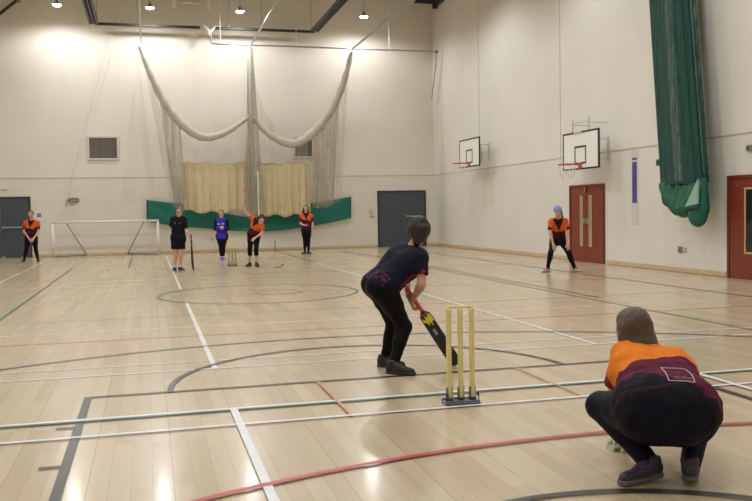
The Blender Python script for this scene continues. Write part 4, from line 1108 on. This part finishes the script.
# wicket keeper
def keep_shirt(J):
    hip, sh, up, rc, fc, rp, fp = basis(J); L = np.linalg.norm(sh - hip)
    def fn(P):
        Q = P - hip; t = (Q @ up) / L; x = Q @ rc
        n1 = ns(P * np.array((1, 1, 1.)), 21, 1.) * .05 + ns(P, 47, .4) * .025
        top = .57 + n1 + .10 * np.clip(x / .15, -1, 1)
        C_ = mixc((t - top) / .012 + .5, np.array((92., 20, 48))[None], np.array((226., 124, 34))[None])
        n2 = ns(P * np.array((.6, .6, 1.8)), 26, 2.2) * .11 + ns(P * np.array((.7, .7, 2)), 60, 1.) * .04
        mid = -.02 + n2 * .8 - .14 * np.clip(x / .15, -1, 1)
        C_ = mixc((mid - t) / .012 + .5, C_, np.array((20., 19, 29)))
        C_ = mixc((-.24 + n2 * .5 - t) / .015 + .5, C_, np.array((20., 19, 29)))
        mm = (np.abs(t + .13 - n2 * .5) < .012) & (x < .05); C_[mm] = (70, 22, 40)
        for sd in ('R', 'L'):
            S_, E_ = J['S' + sd], J['E' + sd]; d = E_ - S_; l = np.linalg.norm(d); q = (P - S_) @ (d / l) / l
            rr = np.linalg.norm((P - S_) - (q * l)[:, None] * (d / l), axis=1)
            on = (q > .1) & (rr < .08)
            C_ = np.where(on[:, None], mixc((q + ns(P, 30, .5) * .1 - .62) / .1 + .5, np.array((226., 124, 34))[None], np.array((120., 30, 44))[None]), C_)
        return C_
    return fn
def keep_shoe(P):
    C_ = np.tile(np.array((50, 46, 66), float), (len(P), 1)); n_ = ns(P, 170, 1.)
    C_[n_ > .6] = (128, 70, 84); C_[n_ < -.6] = (84, 84, 104); return C_
o_k = dict(vox=.0062, vc=.0062, vshoe=.0052, face=(-.12, 1, -.1), hup=(0, .25, 1), hands={'R': (V(0, .3, -1), V(-1, 0, 0), -1, .6), 'L': (V(-.75, .25, -.55), V(.3, .3, -1), 1, .5)},
       shirt=keep_shirt, collar_c=(170, 84, 30), lc=(16, 18, 33), hk=.13, hair='bob', hc=(80, 64, 50), hs=1.0, shoes=(keep_shoe, (104, 102, 100)), hem=-.13, bt=1.3, hips=1.36, bl=1.28, back=.03, ba=1.12, sl=.9, sinf=.016, fold=.006, cut=1.98, shl=.232, lift={'R': .02, 'L': .012}, hn=.004)
kr, JK, kb = person('keeper', o_k, 'wicketkeeper squatting in orange, maroon and navy shirt, seen from behind, nearest the camera')
# gloves of the keeper
for sd in 'LR':
    ho = o_k['hands'][sd]
    q = [dict(p, ra=p['ra'] + .009, rb=p['rb'] + .009) for p in hand(JK['W' + sd], ho[0], ho[1], ho[2], s=1.2, curl=ho[3], vox=.006)] + [cap(JK['W' + sd] - nrm(ho[0]) * .05, JK['W' + sd], .045, .038, k=.02)]
    def gc(P):
        C_ = np.tile(np.array((180, 186, 154), float), (len(P), 1)); n_ = ns(P, 60, 2.); C_[n_ > .35] = (70, 108, 92); C_[n_ < -.4] = (120, 126, 112); return C_
    smesh('glove', q, .006, M_CLOTH, kb, kr, gc)
# outlined box printed on the back
hip, sh, up, rc, fc, rp, fp = basis(JK)
tq = torso(JK, o_k, .016)
M_PR = mat('print_white', (186, 172, 182), rough=.6)
def back_pt(x, t, gap=.006):
    p = hip + up * t * np.linalg.norm(sh - hip) + rc * x
    return onto(tq, p - fc * .35, fc, gap) - kb
BX = (-.03, .10, -.10, .27)
def stroke(q, a, b, wd, n=10):
    """thin raised ribbon on the cloth from a to b, each (x, t)"""
    P = [Vector(back_pt(a[0] + (b[0] - a[0]) * i / n, a[1] + (b[1] - a[1]) * i / n)) for i in range(n + 1)]
    q.tube(P, wd, 6)
q = MB()
for a, b in (((BX[0], BX[2]), (BX[1], BX[2])), ((BX[1], BX[2]), (BX[1], BX[3])), ((BX[1], BX[3]), (BX[0], BX[3])), ((BX[0], BX[3]), (BX[0], BX[2]))): stroke(q, a, b, .003)
q.build('printed_box', M_PR, kr)
q = MB()
for k in range(9): stroke(q, (BX[0] + .03 + .012 * k, BX[2] + .035), (BX[0] + .03 + .012 * k, BX[2] + .035 + (.03 + .03 * ((k * 7) % 3) / 2)), .0022, n=2)
q.build('printed_mark', mat('print_grey', (120, 116, 124), rough=.6), kr)

# ------------------------------------------------------------------ cricket gear
M_YW = mat('yellow_plastic', (226, 212, 146), rough=.35, noise=.05, nscale=5)
M_BS = mat('steel_base', (112, 114, 122), rough=.4, metal=.6, noise=.2, nscale=20)
def wicket(loc, rz, label, striped=False, hs=.735):
    e = tag(empty('wicket', loc, rz), label, 'wicket')
    b = MB(); b.box((0, 0, .011), (.27, .15, .02), bev=.004); b.box((0, -.065, .026), (.26, .014, .016), bev=.002); b.box((0, .065, .026), (.26, .012, .012), bev=.002)
    base = b.build('base', M_BS, e)
    for k in (-1, 0, 1):
        x = k * .09
        s_ = MB(); s_.lathe([(0, .05), (.0205, .05), (.021, .06), (.021, hs - .02), (.017, hs - .004), (.008, hs), (0, hs)], c=(x, 0, 0), n=18)
        s_.build('stump', M_YW, e, smooth=False)
        if striped:
            s_ = MB(); s_.lathe([(.0214, .12), (.0214, .5)], c=(x, 0, 0), n=18); s_.build('stripe', mat('stripe_dark', (172, 160, 100), rough=.4), e)
        q = MB(); q.box((x, 0, .05), (.026, .034, .07), bev=.004); q.tube([(x - .024, -.02, .02), (x - .026, -.02, .13)], .007, 6); q.tube([(x + .024, .02, .02), (x + .026, .02, .13)], .007, 6)
        q.tube([(x + .03 * math.cos(a), .028 * math.sin(a), .028 + .0016 * a) for a in [i * .5 for i in range(26)]], .0035, 5)
        q.build('spring', M_BS, base)
    for k in (-.5, .5):
        x = k * .09
        q = MB(); q.tube([(x - .05, 0, hs + .004), (x - .03, 0, hs + .005), (x, 0, hs + .006), (x + .03, 0, hs + .005), (x + .05, 0, hs + .004)], [.006, .008, .0105, .008, .006], 10)
        q.build('bail', M_YW, e, smooth=True)
    q = MB()
    for s_ in (-1, 1):
        q.tube([(s_ * .12, -.05, .07), (s_ * .128, -.05, .055), (s_ * .128, -.04, .02)], .004, 6)
    q.lathe([(0, .012), (.009, .009), (.012, 0), (.009, -.009), (0, -.012)], c=(-.12, -.05, .075), n=12); q.lathe([(0, .012), (.009, .009), (.012, 0), (.009, -.009), (0, -.012)], c=(.12, -.05, .075), n=12)
    q.build('trip_knob', M_BK, base)
    return e
wicket((.335, -1.17, 0), -.10, 'near yellow plastic wicket on a grey spring base, in front of the batter')
wicket((.30, 16.75, 0), -.10, 'far yellow wicket with dark stripes standing beside the bowler', striped=True)

def cricket_bat(p_top, p_tip, face, label, grip_c, blade_c, mark=True, wd=.116):
    """handle top, blade tip, direction the blade's face looks to"""
    a = Vector(p_top); b = Vector(p_tip); ax = (b - a).normalized(); f_ = Vector(face); f_ = (f_ - ax * f_.dot(ax)).normalized(); s_ = ax.cross(f_)
    L_ = (b - a).length; hl = .265
    e = tag(empty('cricket_bat', b), label, 'bat')
    M = Matrix((s_, f_, ax)).transposed().to_4x4(); M.translation = a - b
    def sec(z, w_, th, ridge):
        return [(-w_ / 2, -th * .25), (-w_ / 2 + .006, th * .2), (0, th * .28), (w_ / 2 - .006, th * .2), (w_ / 2, -th * .25), (w_ * .25, -th * .5 - ridge * .5), (0, -th * .5 - ridge), (-w_ * .25, -th * .5 - ridge * .5)]
    secs = [(hl - .01, .03, .03, 0), (hl + .012, .06, .036, .002), (hl + .04, wd * .93, .04, .004), (hl + .08, wd, .044, .008), (L_ - .22, wd, .05, .02), (L_ - .1, wd, .046, .014), (L_ - .03, wd * .97, .036, .004), (L_ - .008, wd * .8, .03, 0), (L_, wd * .5, .022, 0)]
    vs = []; fs = []
    for z, w_, th, rg in secs: vs += [M @ Vector((x, y, z)) for x, y in sec(z, w_, th, rg)]
    n = 8
    for i in range(len(secs) - 1):
        for k in range(n): fs.append((i * n + k, i * n + (k + 1) % n, (i + 1) * n + (k + 1) % n, (i + 1) * n + k))
    fs.append(tuple(range(n - 1, -1, -1))); fs.append(tuple((len(secs) - 1) * n + k for k in range(n)))
    bl = MB().add(vs, fs).build('blade', blade_c, e)
    q = MB(); P = [M @ Vector((0, 0, hl * t)) for t in [i / 24 for i in range(25)]]
    q.tube(P, [.0185 + .0012 * (i % 2) for i in range(25)], 12); q.build('grip', grip_c, e, smooth=True)
    if mark:
        for side in (1,):
            yy = .0150
            zz = lambda t: hl + t
            def flat(poly, name, mt, back=False, dz=0):
                vs = []
                for x, z in poly:
                    if back:   # follows the ridge of the back
                        y0 = -(.022 + .012 * min(1, max(0, (z - .08) / .3)) + .010 * 1) * 1 - .012 * max(0, 1 - abs(x) / .054) * 1.2 - .004 - dz
                    else: y0 = yy - dz
                    vs.append(M @ Vector((x, y0, zz(z))))
                return vs
            def sticker(name, polys, mt, lift):
                q = MB()
                for poly in polys:
                    n_ = len(poly)
                    f0 = [M @ Vector((x, .0142 - .004 * abs(x) / .054 + lift, zz(z))) for x, z in poly]; f1 = [v + M.to_3x3() @ Vector((0, -.006, 0)) for v in f0]
                    q.add(f0 + f1, [tuple(range(n_)), tuple(range(2 * n_ - 1, n_ - 1, -1))] + [(i, (i + 1) % n_, (i + 1) % n_ + n_, i + n_) for i in range(n_)])
                return q.build(name, mt, bl)
            Y_ = mat('sticker_yellow', (224, 208, 44), rough=.4); R_ = mat('sticker_red', (186, 60, 44), rough=.4)
            sticker('yellow_flash', [[(-.05, .06), (-.02, .04), (-.012, .075), (.01, .045), (.018, .09), (.045, .06), (.05, .1), (.02, .12), (.012, .155), (-.006, .115), (-.02, .17), (-.03, .12), (-.05, .135)]], Y_, .0020)
            sticker('red_flash', [[(-.046, .03), (-.03, .012), (.0, .03), (.035, .014), (.042, .05), (.012, .036), (-.026, .046), (-.044, .055)]], R_, .0022)
            sticker('white_lettering', [[(-.012 + .0, .20 + k * .016), (.016, .20 + k * .016), (.016, .209 + k * .016), (-.012, .209 + k * .016)] for k in range(4)], mat('print_grey_white', (176, 176, 180), rough=.5), .0024)
    return e
M_BLK = mat('bat_black', (24, 24, 26), rough=.4)
cricket_bat((.413, .454, .745), (.848, .30, .012), (-.35, -.9, .15), 'black cricket bat with yellow marks held low by the batter in navy', mat('grip_orange', (196, 92, 52), rough=.6, noise=.4, nscale=60), M_BLK)
cricket_bat((-.885, 15.24, .95), (-.842, 15.20, .016), (.97, -.25, 0), 'dark cricket bat standing upright beside the person in black shorts', mat('grip_black', (30, 30, 34), rough=.6), M_BLK, mark=False)
# ball in flight
bc = V(.602, 16.3, 2.115)
b_ = MB(); b_.lathe([(.037 * math.sin(a), -.037 * math.cos(a)) for a in [i * math.pi / 12 for i in range(13)]], n=24)
bo = empty('cricket_ball', tuple(bc)); tag(bo, 'pink ball in the air above the bowler, against the beige screen', 'ball')
b_.build('shell', mat('ball_pink', (244, 104, 84), rough=.5, noise=.05), bo, smooth=True)
q = MB(); q.tube([(.0372 * math.cos(a), .0372 * math.sin(a), 0) for a in [i * math.pi / 16 for i in range(32)]], .0018, 5, closed=True); q.build('seam', M_WM, bo)
# sling and bag under the green net
gb = V(9.0, 9.0, 1.5)
C_SL = const((24, 104, 66))
sl = []
pts = [(8.95, 9.02, 1.84), (8.93, 8.84, 1.62), (8.9, 8.55, 1.44), (8.88, 8.25, 1.40), (8.88, 8.1, 1.45)]
for i in range(len(pts) - 1): sl.append(cap(pts[i], pts[i + 1], .13 + .015 * i, .145 + .015 * i, k=.05))
for (y, z) in ((8.98, 1.92), (8.7, 1.88), (8.4, 1.88), (8.1, 1.9), (7.85, 1.9)): sl.append(cap((8.9, y, z), (8.88, y * .7 + 8.35 * .3, z - .33), .14, .16, k=.05))
smesh('sling', sl, .02, mat('sling_green', (16, 86, 54), rough=.6, noise=.15, nscale=4), gb, gn, clips=[(V(9, 9, 1.97), V(0, -.08, 1))], noise=lambda P: .010 * np.sin(P[..., 1] * 30 + 5 * P[..., 2]) + .006 * np.sin(P[..., 1] * 57 - 9 * P[..., 2]))
bg = [cap((8.82, 7.72, 1.62), (8.82, 7.76, 1.28), .2, .25, k=.05, flat=((1, 0, 0), 1.6)), cap((8.82, 7.57, 2.0), (8.82, 7.62, 1.4), .07, .15, k=.05)]
smesh('bag', bg, .018, mat('bag_green', (14, 92, 80), rough=.6, noise=.1, nscale=4), gb, gn, clips=[(V(8.9, 8.2, 1.02), V(0, 0, -1)), (V(8.9, 7.5, 2.06), nrm(V(0, 1.1, .7)))])
q = MB(); q.prism([(7.92 - 9, 1.44 - 1.5), (7.50 - 9, 1.50 - 1.5), (7.49 - 9, 1.99 - 1.5)], -.02, .02, Matrix(((0, 0, 1, -.36), (1, 0, 0, 0), (0, 1, 0, 0), (0, 0, 0, 1))))
q.build('mesh_panel', mat('mesh_pale', (138, 176, 156), rough=.7, noise=.1, nscale=30), gn)
q = MB(); q.box((-.37, -1.28, -.07), (.03, .46, .06), rot=Matrix.Rotation(-.12, 3, 'X'), bev=.008); q.build('strap', mat('strap_dark', (30, 60, 62), rough=.6), gn)
q = MB(); q.box((-.1, .26, .92), (.06, .14, .14), bev=.02); q.build('tie', mat('green_dark', (16, 78, 62)), gn)
q = MB(); q.box((.0, .3, 9.02), (.12, 1.3, .06), bev=.01); q.build('head_rail', M_GM, gn)
